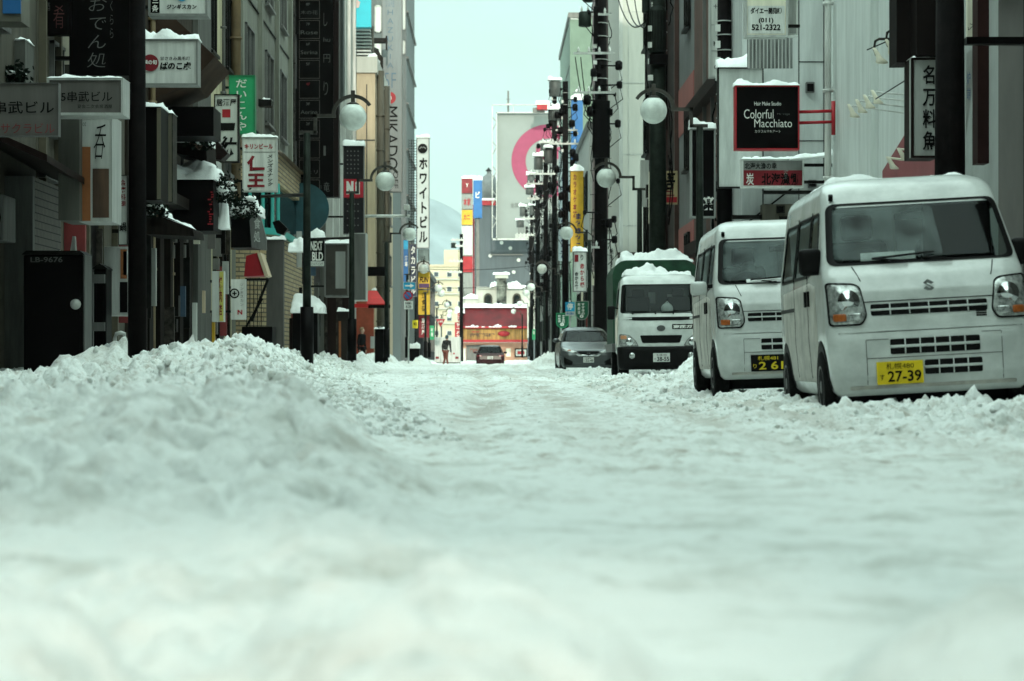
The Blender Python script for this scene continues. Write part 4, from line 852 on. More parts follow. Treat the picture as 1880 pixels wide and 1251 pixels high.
# dark round board
q = MB().lathe([(.001,0),(.72,0),(.72,.12),(.001,.12)], P(556,384,66.5), 40, 'y'); q.v = [Vector((v.x, v.y, v.z)) for v in q.v]
tag(q.build('round_board', TEAL, None), 'large round dark teal board behind the second left street lamp', 'sign')
# tall black directory sign
D = 67; rt = thing('directory_sign', 'very tall black directory sign of many framed name panels', 'sign', P(570,360,D))
MB().pbox(545,-60,612,362,D,.5).build('panel', BLACK, rt); MB().pbox(612,-60,622,362,D+.05,.6).build('frame', mat('reddish_black', (.03,.018,.018), .4), rt)
FR = mat('thin_grey_frame', (.15,.13,.12), .5, .3); names = ['木の花','Rose','Serina','','','Aerina','Jannu','','ジェリ','鈴']
for i in range(11):
    y0 = -36 + i*36.6; q = MB()
    for a in ((549,y0,587,y0+1),(549,y0+33,587,y0+34),(549,y0,550,y0+34),(586,y0,587,y0+34)): q.pbox(*a, D-.02, .03)
    q.build('name_panel_frame', FR, rt); t = MB()
    if i and names[(i-1) % 10]: lettering(t, names[(i-1) % 10], (552 if len(names[(i-1)%10])>1 else 571, y0+19, 583, y0+26 if len(names[(i-1)%10])>1 else y0+31), D-.01, bold=-.005)
    if i: lettering(t, '%dF' % max(2, 9-i), (562, y0+5, 569, y0+10), D-.01, bold=.01)
    if t.f: t.build('lettering', mat('dim_white_ink', (.22,.22,.21), .6) if i != 5 else DRED, rt)
for s, b in (('し', (594,24,601,48)), ('hu', (594,69,606,77)), ('円', (594,100,606,115)), ('り', (594,150,602,175)), ('｜', (594,268,598,286)), ('日', (586,341,590,347)), ('竜', (594,335,605,352))):
    t = MB(); lettering(t, s, b, D-.012, bold=-.01); t.build('lettering', mat('dim_white_ink2', (.20,.20,.19), .6), rt)
sign('small black sign with white English capitals and snow hood', (569,437,595,490), 60, BLACK, None, 1, .3, [('NEXT', (570,443,592,460), WINK, dict(bold=.03)), ('BLD', (573,463,593,479), WINK, dict(bold=.03)), ('ビルディング', (572,482,593,488), INK, dict(bold=0))], 'rounded snow hood on the black sign with white capitals', .16, panels=[((570,480,595,489),WHITE)], arm=560)
sign('grey glazed showcase box leaning out beyond the black sign with white capitals', (595,447,640,545), 62, mat('brown_grey_box', (.10,.09,.08), .6), GREY, 3, .9, [], 'snow on the grey glazed showcase box', .1, panels=[((616,462,634,530),SGREY)], arm=560, name='showcase_box')
sign('plain grey cabinet hung at the corner below the dotted sign', (640,428,672,552), 72, mat('cabinet_grey', (.27,.27,.26), .6, streak=True), LGREY, 1.5, 1.0, arm=600, name='wall_cabinet')
rt = sign('dotted black vertical sign with a white N on a red field and snow on top', (630,268,668,430), 74, mat('dotted_board', (.05,.045,.05), .5), GREY, 1, .5, [('N', (636,333,649,357), WINK, dict(bold=.09)), ('i', (652,333,661,357), WINK, dict(bold=.09)), ('ビル名店街', (637,361,660,365), RED)], 'snow on the dotted black vertical sign', .2, panels=[((631,329,667,363),mat('sign_red', (.5,.02,.04), .5))], arm=600)
q = MB()
for i in range(4):
    for j in range(10):
        yy = 278+j*8 if j < 6 else 375+(j-6)*13
        q.lathe([(.001,-.01),(.022,-.01),(.022,.01)], (PXx(638+i*6.5, 74), 73.99, PZ(yy, 74)), 8, 'y')
q.build('dot_pattern', mat('dot_grey', (.3,.3,.3), .5), rt)
# Mikado sign and 5F
rt = sign('tall grey vertical sign with red disc and rotated black Latin capitals', (701,-60,738,352), 119, mat('sign_blue_grey', (.36,.40,.41), .5, var=.1, streak=True), GREY, 1, 1.0, [('MIKADO', (708,196,730,312), INK, dict(bold=.0, rot=1)), ('OFF', (722,314,731,346), INK, dict(bold=.0, rot=1)), ('5F', (706,134,727,162), mat('blue_grey_ink', (.08,.14,.2), .5), dict(bold=-.015)), ('HAZUKIA', (711,18,722,125), mat('blue_grey_ink', (.08,.14,.2), .5), dict(vert=True, bold=-.012)), ('グルメ館', (708,-8,724,14), mat('blue_grey_ink', (.08,.14,.2), .5), dict(bold=-.01))])
q = MB().lathe([(.001,-.03),(.29,-.03),(.29,.0)], (PXx(716,119),119,PZ(180,119)), 28, 'y'); q.build('disc', RED, rt)
t = MB(); lettering(t, 'の', (713,176,719,184), 118.96, bold=.02); t.build('lettering', WINK, rt)
rt = sign('light grey vertical sign with round mark and black katakana against the sky', (765,253,788,456), 150, mat('pale_sign', (.50,.54,.53), .5, var=.08), GREY, 1, 1.0, [('ホワイトビル', (769,290,785,446), INK, dict(vert=True, bold=.035))], 'snow cap on the katakana sign against the sky', .3)
q = MB(); c = P(776,273,149.94); q.lathe([(.001,-.01),(.30,-.01),(.30,.01)], c, 28, 'y'); q.build('round_mark', INK, rt)
q = MB(); q.tube([(c.x-.2,c.y-.03,c.z-.02),(c.x-.06,c.y-.03,c.z+.1),(c.x,c.y-.03,c.z+.04),(c.x+.06,c.y-.03,c.z+.1),(c.x+.2,c.y-.03,c.z-.02)], .035, 6); q.build('mark_stroke', SGREY, rt)
q = MB()
for i in range(40): q.pbox(750,258+i*5,765,258.8+i*5,151,.03)
for x in (750,755,760,764): q.pbox(x,256,x+.8,456,151.05,.03)
tag(q.build('wire_grille', DKMET, None), 'wire grille panel standing left of the katakana sign', 'grille')
sign('white sign with small grey mark below the katakana sign', (767,458,788,498), 152, DIMW, GREY, 1, .6, [('いち', (773,470,781,480), GREY)])
sign('yellow and purple sign with slanted black lettering', (768,500,789,530), 153, OCH, None, 1, .5, [('FUN', (770,509,787,519), INK, dict(bold=.03, shear=.3))], panels=[((769,521,788,529),mat('purple', (.08,.03,.1), .5))])
sign('narrow yellow vertical sign above a dark red one at far left', (768,533,789,578), 154, OCH, None, 1, .5, [('遊食街', (774,538,782,572), INK, V)])
sign('dark red vertical sign below the narrow yellow one', (769,580,788,620), 155, DRED, None, 1, .5, [('居酒屋', (774,585,782,615), WINK, V)])
sign('bright yellow small sign by the far left kerb', (757,588,767,603), 140, mat('bright_yellow', (.75,.6,.02), .5), None, 1, .2, [('本日', (759,592,765,598), INK)])
sign('green and white street banner at far left', (789,598,797,624), 150, GR, None, 1, .1, [('本通', (791,602,795,618), WINK, V)])
sign('stack of dark vertical name plates beside the third left lamp', (752,448,765,545), 131, mat('navy_plate', (.02,.03,.06), .5), GREY, 1, .6, [('タカラビル', (754,452,763,540), WINK, dict(vert=True, bold=.03))])
sign('blue and teal name plates on the wall left of the third lamp', (740,440,750,520), 126, BLUE, GREY, .7, .5, [('酒場', (743,470,748,490), WINK, V)], panels=[((741,442,749,458),BRT)])
# traffic signs
def post(label, x, y0, D, r=.03, y1=None, m=LGREY): return tag(MB().tube([P(x, y1 or 668, D), P(x, y0, D)], r, 8).build('sign_post', m, None, True), label, 'post')
post('thin grey post carrying the one way arrow and no parking signs', 750, 514, 95)
sign('blue one way sign with white right arrow', (740,518,763,532), 94.8, BRT, LGREY, .7, .04, name='road_sign')
q = MB(); D = 94.77; q.ppoly([(744,523.8),(753,523.8),(753,521),(760,525),(753,529),(753,526.2),(744,526.2)], D, .01); q.build('arrow', WINK, byl('blue one way sign'))
rt = thing('road_sign', 'round no parking sign, blue with a red ring and bar', 'sign', P(749,551,94.8)); c = P(749,543,94.8)
MB().lathe([(.001,0),(.19,0),(.19,.02),(.001,.02)], c, 28, 'y').build('ring', RED, rt); MB().lathe([(.001,-.01),(.135,-.01),(.135,.01)], c, 28, 'y').build('blue_field', BLUE, rt)
MB().add([(c.x-.12,c.y-.016,c.z+.09),(c.x-.09,c.y-.016,c.z+.12),(c.x+.12,c.y-.016,c.z-.09),(c.x+.09,c.y-.016,c.z-.12)], [(0,1,2,3)]).build('bar', RED, rt)
sign('small white plate of tiny black writing under the no parking sign', (742,553,758,568), 94.8, WHITE, None, 1, .02, [('駐車禁止', (744,555,756,559), INK), ('8-20', (745,561,755,566), INK)], name='road_sign')
post('thin post of the far red stop sign', 809, 600, 150); rt = thing('road_sign', 'red inverted triangle stop sign with white writing at far left', 'sign', P(809,600,149.9))
MB().ppoly([(800,586),(817.5,586),(809,601)], 149.9, .03).build('plate', RED, rt); t = MB(); lettering(t, '止まれ', (804,588.5,813.5,592.5), 149.87, bold=.03); t.build('lettering', WINK, rt)
MB().ppoly([(799,585.3),(818.5,585.3),(809,602)], 149.94, .02).build('rim', WHITE, rt)
# right side signs
rt = sign('square black sign in a red frame with pale art nouveau lettering, held by red arms', (1350,157,1468,275), 41, BLACK, RED, 2.5, .3, [('Hair Make Studio', (1385,187,1434,194), WINK, dict(bold=0)), ('Colorful', (1366,201,1420,218), WINK, dict(bold=-.005)), ('Mi･rage', (1427,208,1450,212), GREY, dict(bold=-.01)), ('Macchiato', (1385,219,1454,234), WINK, dict(bold=-.005)), ('カラフルマキアート', (1386,239,1433,244), WINK, dict(bold=-.01))], 'lumpy snow on the black sign with the red frame', .13)
q = MB()
for yy in (206,226): q.tube([P(1468,yy,41.15), P(1530,yy-2,41.15)], .028, 10)
q.tube([P(1530,186,41.15), P(1530,248,41.15)], .035, 10); q.build('bracket', RED, rt, True)
rt = sign('low wide sign with black brush heading over a red field', (1362,292,1476,344), 43, SGREY, WHITE, 3, .3, [('北海大漁の幸', (1367,299,1426,311), INK, dict(bold=.02)), ('炭', (1370,318,1384,340), WINK, dict(bold=.01)), ('北海漁郷', (1398,318,1468,340), INK, dict(bold=.03)), ('蟹', (1438,300,1448,330), SGREY, dict(bold=.0, shear=.4))], 'snow on the low wide red and grey sign', .04, panels=[((1365,313,1473,341),DRED)], arm=1535)
snow_cap(1455,1532,292,42.6,.5,.10,'snow ridge on the ledge right of the low wide sign', slope=-8)
sign('white sign cut by the top edge with a black company name and phone number', (1368,-40,1447,68), 44, CREAM, LGREY, 4, .3, [('ダイエー開発㈱', (1378,14,1435,26), INK, dict(bold=.03)), ('(011)', (1393,33,1420,44), INK, dict(bold=.03)), ('521-2322', (1380,45,1433,56), INK, dict(bold=.03))], panels=[((1373,11,1441,62),WHITE)], arm=1470)
sign('translucent empty light tube box beside the phone number sign', (1446,-20,1465,65), 44.3, LGREY, WHITE, 3, .3)
sign('white directory lightbox with black floor names behind the banded pole', (1303,-20,1364,142), 51.5, WHITE, LGREY, 3, .3, [('オズ', (1346,5,1358,36), INK, dict(vert=True, bold=.03)), ('4F', (1354,0,1361,7), INK, dict(bold=0)), ('♪', (1345,40,1353,50), INK), ('2F', (1353,52,1361,58), INK, dict(bold=0)), ('森', (1345,68,1357,82), INK, dict(bold=.0, shear=.2)), ('2F', (1353,97,1361,104), INK, dict(bold=0)), ('十', (1310,8,1318,16), INK), ('ト', (1310,76,1318,84), INK), ('C', (1311,120,1316,127), INK)], panels=[((1304,45,1363,47),LGREY),((1304,92,1363,95),LGREY)])
sign('white backed frame sign with snow behind the black sign in the red frame', (1318,124,1402,345), 47, mat('white_back', (.52,.54,.52), .5, streak=True), DKMET, 2, .2, [('C', (1351,150,1358,160), BLUE)], 'thick snow on the white backed frame sign', .2)
rt = sign('black upright sign in a white frame with a white brush character at its foot', (1268,236,1314,400), 49, BLACK, SGREY, 3, .3, [('楽', (1290,361,1312,386), WINK, dict(bold=.06))], 'snow on the black upright sign in the white frame', .14)
sign('small yellowish sign with black brush writing over red', (1216,314,1244,375), 64, mat('tan_board', (.42,.33,.18), .6), None, 1, .2, [('吾', (1222,318,1240,350), INK, dict(bold=.03, shear=.2)), ('三', (1220,344,1238,360), DRED)], panels=[((1217,362,1243,372),RED)])
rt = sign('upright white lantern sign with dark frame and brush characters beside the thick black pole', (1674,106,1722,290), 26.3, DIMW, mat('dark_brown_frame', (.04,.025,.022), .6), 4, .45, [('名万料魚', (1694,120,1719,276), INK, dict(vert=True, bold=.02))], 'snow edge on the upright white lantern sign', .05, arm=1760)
MB().add([P(1662,113,26.9),P(1672,106,26.28),P(1672,290,26.28),P(1662,294,26.9)], [(0,1,2,3)]).build('side_panel', DIMW, rt)
sign('large black box cut by the top edge left of the thick black pole', (1646,-60,1672,115), 26.6, mat('box_black', (.02,.014,.013), .6), None, 1, .5, name='box_sign')
sign('white sign with black mark inside the black framed box at the top right', (1669,-60,1684,76), 26.9, DIMW, BLACK, 1, .2, [('｜', (1672,28,1680,64), INK, dict(bold=.05))])
sign('black wide cabinet joining the box and the thick pole at the top right', (1683,-60,1722,102), 26.2, mat('box_black', (.02,.014,.013), .6), None, 1, .5, name='box_sign')
# pennant
q = MB().ppoly([(1774,98),(1795,83),(1773,255)], 27.5, .03); tag(q.build('pennant', DIMW, None), 'white pointed pennant hanging right of the thick black pole', 'pennant')
t = MB(); lettering(t, '炉端', (1775,132,1782,184), 27.48, bold=-.01, vert=True); t.build('lettering', BLUE, bpy.data.objects['pennant'])
tag(MB().pbox(1776,-30,1798,70,28,.08).build('cloth_banner', CREAM, None), 'cream cloth banner cut by the top edge right of the thick pole', 'banner')
t = MB(); lettering(t, '〆', (1777,40,1795,56), 27.98, bold=-.02); t.build('lettering', INK, bpy.data.objects['cloth_banner'])
q = MB().box(PXx(1772,26.5), 7.4, 26.4, 26.55, PZ(83,26.5), PZ(70,26.5)); tag(q.build('steel_beam', BLACK, None), 'black steel beam running right from the thick pole', 'beam')
q = MB().pbox(1795,-60,1816,300,27,.3); tag(q.build('steel_column', mat('dark_red_steel', (.035,.015,.014), .6), None), 'dark red brown steel column at the right edge', 'column')
# vertical banners on the far right row
sign('tall blue vertical sign below a snow cap on the right row', (1049,184,1070,296), 158, BLUE, None, 1, 1.2, [('千', (1055,243,1062,250), mat('yellow_ink2', (.7,.55,.1), .5))], 'snow on the tall blue vertical sign', .35)
sign('tall ochre vertical sign with dark writing on the right row', (1048,314,1071,462), 119, OCH, None, 1, 1.0, [('カラオケ本舗', (1052,320,1059,400), DRED, dict(vert=True, bold=.03)), ('まねきねこ', (1056,392,1068,456), mat('navy_ink', (.02,.02,.08), .5), dict(vert=True, bold=.04))], 'snow on the tall ochre vertical sign', .4)
sign('pale blue vertical sign with navy letters left of the ochre one', (1026,276,1046,478), 143, mat('pale_blue_board', (.45,.52,.56), .5), None, 1, .8, [('BIGカラオケうたた', (1029,282,1043,474), mat('navy_ink', (.02,.02,.08), .5), dict(vert=True, bold=.04))])
sign('white lightbox with red and black brush writing and a snow cap', (1052,462,1078,536), 88, WHITE, GREY, 1.5, .4, [('赤から鍋', (1065,484,1073,528), RED, dict(vert=True, bold=.03)), ('赤から焼', (1055,500,1062,530), INK, dict(vert=True, bold=.03)), ('り', (1066,468,1071,478), INK)], 'round snow cap on the white lightbox with red writing', .16, panels=[((1055,468,1062,481),DRED)])
sign('white vertical sign with black writing between the poles on the right', (1116,430,1129,520), 97, WHITE, None, 1, .3, [('焼肉き', (1119,456,1126,490), INK, dict(vert=True, bold=.01))])
sign('red and white glowing shopfront sign low behind the silver car', (1114,508,1127,545), 98, mat('red_white', (.6,.1,.04), .5), None, 1, .3, [('めし', (1117,512,1124,524), WINK, V)])
post('grey post carrying the blue stop sign on the right', 1046, 552, 82, y1=660)
sign('blue square bus stop sign with white character', (1038,555,1055,572), 81.8, BRT, None, 1, .03, [('停', (1041,557,1052,569), WINK, dict(bold=.03))], name='road_sign', panels=[])
sign('small white plate under the blue bus stop sign', (1038,572.5,1055,580), 81.8, DIMW, None, 1, .03, [('南5西4', (1040,574,1053,578), BLUE)], name='road_sign')
def shield(label, x0, y0, x1, y1, D, bold):
    rt = thing('street_banner', label, 'banner', P((x0+x1)/2, y1, D)); w = x1-x0
    pts = [(x0,y0),(x1,y0),(x1,y0+(y1-y0)*.62)] + [((x0+x1)/2+w/2*math.cos(a), y0+(y1-y0)*.62+(y1-y0)*.38*math.sin(a)) for a in np.linspace(.15, math.pi-.15, 9)] + [(x0,y0+(y1-y0)*.62)]
    MB().ppoly([(a, b) for a, b in pts], D+.01, .03).build('rim', SGREY if bold else GR, rt); c = ((x0+x1)/2, (y0+y1)/2)
    MB().ppoly([(c[0]+(a-c[0])*.9, c[1]+(b-c[1])*.93) for a, b in pts], D, .02).build('field', mat('banner_green', (.01,.10,.05), .5), rt)
    t = MB(); lettering(t, 'すすきの', (c[0]-1,y0+4,c[0]+5,y1-10), D-.015, bold=.03, vert=True); lettering(t, '駅前通', (c[0]-8,y0+4,c[0]-3,y1-11), D-.015, vert=True); lettering(t, '0', (c[0]-4,y1-10,c[0]+3,y1-4), D-.015, bold=.05); t.build('lettering', WINK, rt)
shield('green shield shaped street banner with white writing beside the blue stop sign', 1056,553,1081,588, 81.6, True)
shield('dim green shield banner left of the blue stop sign', 1021,575,1044,603, 95, False)
sign('green banner strip farther along the right kerb', (977,605,983,624), 140, GR, None, 1, .1, [('通', (978.5,608,981.5,614), WINK)])
# ---------------------------------------------------------------- buildings
TILE = brickmat('grey_wall_tile', (.17,.155,.14), (.14,.13,.12), (.015,.013,.012), .10, .10, ms=.008)
BRICK = brickmat('yellow_brick', (.42,.34,.20), (.30,.22,.12), (.10,.085,.06), .38, .11, ms=.016)
CONC = mat('pale_green_concrete', (.42,.43,.36), .8, var=.2, scale=2, streak=True, bump=.2)
GCONC = mat('grey_concrete', (.17,.17,.15), .8, var=.25, scale=2, streak=True)
YWALL = mat('yellow_plaster', (.50,.46,.30), .8, var=.2, scale=2, streak=True)
DKW = mat('dark_timber', (.030,.022,.018), .7, var=.4, scale=4, streak=True); DKB = mat('dark_brown_cladding', (.035,.020,.018), .5, var=.3, streak=True)
TILEW = mat('beige_siding', (.15,.135,.10), .7, var=.25, streak=True)
PANW = mat('white_wall_panel', (.48,.50,.49), .45, var=.14, scale=1.2, streak=True); PANL = mat('light_wall_panel', (.56,.59,.57), .45, var=.13, streak=True)
LITW = mat('white_render', (.46,.46,.42), .7, var=.06, streak=True); CRW = mat('cream_render', (.48,.385,.27), .7, var=.1, streak=True)
PINK = mat('salmon_panel', (.30,.10,.09), .6, var=.1, streak=True); PINKG = mat('pinkish_grey_wall', (.40,.30,.31), .7, var=.08, streak=True)
TEALF = mat('teal_window_frame', (.06,.40,.36), .5, var=.1); BLUEG = mat('blue_grey_wall', (.17,.20,.225), .7, var=.1, scale=.6, streak=True)
TPINK = mat('faded_red_panel', (.21,.055,.06), .6, var=.1)
def building(name, label, X0, X1, D0, D1, z, wall, street=1, seams=0, roof=True):
    rt = thing(name, label, 'building', ((X0+X1)/2, D0, 0)); rt['X'] = X1 if street == 1 else X0
    MB().box(X0, X1, D0, D1, -.3, z).build('wall', wall, rt)
    if roof: MB().box(X0-.12, X1+.12, D0-.12, D1+.12, z, z+.35).build('roof_edge', GREY, rt)
    return rt
def side_windows(rt, X, s, ys, zs, w, h, fm=GREY, gm=GLASSD):
    """windows on the street face; s=+1 face looks to +x"""
    for y in ys:
        for z in zs:
            q = MB(); t = .05; x0, x1 = sorted((X, X + s*.07))
            for a in ((y,y+w,z,z+t),(y,y+w,z+h-t,z+h),(y,y+t,z,z+h),(y+w-t,y+w,z,z+h),(y+w/2-.02,y+w/2+.02,z,z+h)): q.box(x0, x1, a[0], a[1], a[2], a[3])
            x2 = sorted((X, X+s*.13)); q.box(x2[0], x2[1], y-.06, y+w+.06, z-.07, z-.005)
            f = q.build('window', fm, rt); x3 = sorted((X, X+s*.02)); MB().box(x3[0], x3[1], y+t, y+w-t, z+t, z+h-t).build('pane', gm, f)
def front_windows(rt, D, lst, fm=GREY, gm=GLASSD, t=.06):
    for (x0,y0,x1,y1) in lst:
        a = P(x0,y1,D); b = P(x1,y0,D); q = MB()
        for c in ((a.x,b.x,a.z,a.z+t),(a.x,b.x,b.z-t,b.z),(a.x,a.x+t,a.z,b.z),(b.x-t,b.x,a.z,b.z)): q.box(c[0],c[1],D-.06,D,c[2],c[3])
        f = q.build('window', fm, rt); MB().box(a.x+t,b.x-t,D-.02,D,a.z+t,b.z-t).build('pane', gm, f)
def pipes(rt, X, s, ys, z0, z1, m=GREY, r=.05):
    q = MB()
    for y in ys:
        q.tube([(X+s*(r+.03), y, z0), (X+s*(r+.03), y, z1)], r, 8)
        for k in range(int((z1-z0)/1.5)): q.box(*sorted((X, X+s*(2*r+.05))), y-r-.01, y+r+.01, z0+1.5*k+.5, z0+1.5*k+.55)
    q.build('downpipe', m, rt, True)
def ledges(rt, X, s, D0, D1, zs, d=.12, h=.14, m=GREY):
    q = MB()
    for z in zs: q.box(*sorted((X-s*.0, X+s*d)), D0-.02, D1+.02, z, z+h)
    q.build('ledge', m, rt)
def stripes(rt, X, s, ys, z0, z1, d=.05, w=.06, m=GREY, nm='pilaster'):
    q = MB(); [q.box(*sorted((X, X+s*d)), y, y+w, z0, z1) for y in ys]; q.build(nm, m, rt)
# left row
b = building('narrow_building', 'dark building with grey tiled pillar and tin canopy at the left edge', -16, -6.2, 12, 33, 16, TILEW)
stripes(b, -6.2, 1, [12.3+1.6*i for i in range(11)], 0, 2.9, .03, 1.2, DKW, 'shutter'); MB().box(-6.2,-5.86,31.0,33.0,-.1,2.75).build('tiled_pillar', TILE, b); MB().box(-6.2,-5.84,30.86,31.0,-.1,2.75).build('door_jamb', GREY, b)
side_windows(b, -6.2, 1, [20,24.2,28.4], [4.6,7.2], 2.2, 1.3)
q = MB(); q.add([(-6.2,27,3.25),(-6.2,33.4,3.05),(-4.95,33.4,2.50),(-4.95,27,2.70),(-6.2,27,3.17),(-6.2,33.4,2.97),(-4.95,33.4,2.42),(-4.95,27,2.62)], [(0,1,2,3),(4,7,6,5),(0,3,7,4),(1,5,6,2),(3,2,6,7),(0,4,5,1)]); q.build('canopy', DKB, b)
MB().pbox(-40,-40,39,40,27.5,.5).build('projecting_bay', mat('dusty_bay', (.26,.25,.20), .7), b); q = MB().pbox(5,-40,38,25,27.47,.03); q.build('poster', BLUE, b)
MB().pbox(10,72,46,150,31.5,.6).build('air_conditioner', GCONC, b); snow_cap(8,46,74,31.5,.6,.06,'snow on the wall air conditioner at the left edge')
b = building('shop_building', 'beige sided building with dark entrance behind the black cabinets', -16, -6.2, 33.05, 41, 15, TILEW)
stripes(b, -6.2, 1, [33.2,34.4,35.5,36.8,38.2,39.6], 0, 14, .10, .10, mat('beige_strip', (.20,.175,.12), .6)); stripes(b, -6.2, 1, [33.5,35.7,37.1], 0, 2.7, .04, .9, BLACK, 'door'); ledges(b, -6.2, 1, 33.1, 41, [2.9,6.2])
side_windows(b, -6.2, 1, [34.0,37.3], [3.6,7], 1.6, 1.3)
b = building('tavern_building', 'dark timber fronted tavern building with brown awning on the left', -16, -6.15, 41.05, 50, 14, mat('brown_grey_wall', (.08,.065,.05), .8, var=.25, streak=True))
stripes(b, -6.15, 1, [41.3,42.8,44.2,45.6,47.0,48.4], 0, 3.2, .12, .5, DKW, 'timber_post'); ledges(b, -6.15, 1, 41, 50, [3.2], .5, .2, DKW); pipes(b, -6.15, 1, [43.5,46], 0, 12, mat('tan_pipe', (.22,.16,.09), .5))
q = MB(); D = 43.5; q.add([P(262,14,D),P(300,14,D),P(395,104,D),P(372,128,D),P(352,152,D),P(262,190,D)] + [P(262,14,D)+Vector((0,2.5,0)),P(300,14,D)+Vector((0,2.5,0)),P(395,104,D)+Vector((0,2.5,0)),P(372,128,D)+Vector((0,2.5,0)),P(352,152,D)+Vector((0,2.5,0)),P(262,190,D)+Vector((0,2.5,0))], [(0,1,2,3,4,5),(11,10,9,8,7,6)] + [(i,(i+1)%6,(i+1)%6+6,i+6) for i in range(6)]); q.build('awning', mat('brown_awning', (.045,.028,.020), .8, var=.2), b)
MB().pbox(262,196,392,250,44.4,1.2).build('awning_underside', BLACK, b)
b = building('plaster_building', 'yellow plaster building with dark framed windows and a rusty pipe', -16, -6.2, 50.05, 58, 17, YWALL)
MB().box(-6.2,-6.05,50.05,52.4,0,17).build('grey_pier', GCONC, b); side_windows(b, -6.2, 1, [53.1,56.3], [7.2,10.4], 1.2, 1.7, DKMET); pipes(b, -6.2, 1, [57.5], 3, 17, mat('rust_pipe', (.16,.11,.06), .6), .12); pipes(b, -6.2, 1, [55.6], 3, 17, GREY, .04)
side_windows(b, -6.2, 1, [50.4,53.3,55.8], [3.6], 1.4, 1.6, GREY); stripes(b, -6.2, 1, [50.3,51.4,52.6,54.0,55.2,56.6], 0, 2.9, .08, .35, DKW, 'timber_post')
b = building('brick_corner_building', 'pale concrete building with yellow brick lower floors and teal window frames', -16, -6.2, 58.05, 75, 20, CONC)
# brick bay with curved corner
q = MB(); pts = []; cx, cy, rr = -6.6, 60.2, 1.35
prof = [(-9, cy-rr)] + [(cx+rr*math.sin(a), cy-rr*math.cos(a)) for a in np.linspace(0, math.pi/2, 12)] + [(cx+rr, 72), (-9, 72)]
def prism_z(pr, z0, z1): n = len(pr); return MB().add([(x,y,z0) for x,y in pr] + [(x,y,z1) for x,y in pr], [tuple(range(n))[::-1], tuple(range(n,2*n))] + [(i,(i+1)%n,(i+1)%n+n,i+n) for i in range(n)])
prism_z(prof, -.2, 3.55).build('brick_bay', BRICK, b); prism_z(prof, 4.75, 5.5).build('brick_bay', BRICK, b); prism_z([(cx+(x-cx)*.93 if x > -8 else x, cy+(y-cy)*.93) for x, y in prof], 3.55, 4.75).build('window_band', GLASSD, b)
for x, y in prof[1:-1:2]: MB().tube([(x,y,3.6),(x,y,4.75)], .045, 6).build('window_mullion', TEALF, b)
prism_z([(cx+(x-cx)*1.06 if x > -8 else x, cy+(y-cy)*1.05) for x, y in prof], 3.46, 3.62).build('sill', TEALF, b)
top = [(cx+(x-cx)*1.1 if x > -8 else x, cy+(y-cy)*1.1) for x, y in prof]; tp2 = [(cx+(x-cx)*.3-.3 if x > -8 else x, cy+(y-cy)*.5+1) for x, y in prof]; n = len(top)
MB().add([(x,y,5.5) for x,y in top] + [(x,y,6.4) for x,y in tp2], [tuple(range(n))[::-1], tuple(range(n,2*n))] + [(i,(i+1)%n,(i+1)%n+n,i+n) for i in range(n)]).build('skirt_roof', mat('brown_roofing', (.11,.07,.04), .8), b)
side_windows(b, -6.2, 1, [61,66.5,71], [6.9,10.2], 2.0, 2.0, GREY); ledges(b, -6.2, 1, 58.05, 75, [6.4,9.6,12.8], .04, .03, DKMET); stripes(b, -6.2, 1, [59.5,64.5,69.6,74.2], 5.5, 20, .12, .35, CONC)
pipes(b, -6.2, 1, [74.7], 0, 18, RUST, .07); MB().pbox(474,182,498,195,59,.4).build('floodlight', DKMET, b); snow_cap(480,498,183,59,.4,.06,'snow tuft on the floodlight over the brick bay')
b = building('dark_building', 'dark reddish building behind the tall black directory sign', -16, -6.2, 75.05, 88, 22, mat('dark_red_grey', (.05,.04,.04), .6, var=.3, streak=True))
side_windows(b, -6.2, 1, [77,81,85], [4,7.4,10.8,14], 2, 1.6, DKMET); stripes(b, -6.2, 1, [76,79.5,83,86.5], 0, 3, .3, .3, GCONC)
b = building('metal_clad_building', 'grey metal clad building with arched doorway on the left', -16, -6.0, 88.05, 104, 24, GCONC)
stripes(b, -6.0, 1, [88.3,92,95.8,99.6,103.4], 0, 24, .25, .35, LGREY); side_windows(b, -6, 1, [89.2,93,96.8,100.4], [4,7.4,10.8,14.2], 1.6, 1.6); MB().pbox(613,-60,630,180,87,1.0).build('wall_duct', mat('dark_duct', (.10,.11,.11), .5), b)
# arched door
q = MB(); q.tube([(PXx(622,70)+.38*math.cos(a)*1.0,70,PZ(520,70)+.38*math.sin(a)) for a in np.linspace(0,math.pi,14)], .05, 8); q.tube([(PXx(622,70)-.38,70,0),(PXx(622,70)-.38,70,PZ(520,70))], .05, 8); q.tube([(PXx(622,70)+.38,70,0),(PXx(622,70)+.38,70,PZ(520,70))], .05, 8)
rt = thing('doorway_arch', 'brown arched door surround below the glazed showcase box', 'doorway', P(622,668,70)); q.build('arch', RUST, rt); MB().box(PXx(622,70)-.36,PXx(622,70)+.36,70.02,70.3,0,PZ(515,70)).build('door', DKB, rt); MB().pbox(617,535,628,668,70,.05,-.04).build('door_strip', RUST, rt)
b = building('cream_building', 'sunlit cream rendered building with snow on its flat roof', -16, -5.0, 105, 124, 12.8, CRW, roof=False)
MB().box(-16.1,-4.9,104.9,124,12.8,13.5).build('roof_edge', LITW, b); pipes(b, -5.0, 1, [106,112], 0, 13, TILEW, .16); q = MB(); q.box(-6.25,-6.2,104.95,105,3,12.8); q.box(-5.38,-5.34,104.95,105,3,12.3); q.box(-16,-5,104.97,105,9.85,9.9); q.build('wall_joint', GCONC, b)
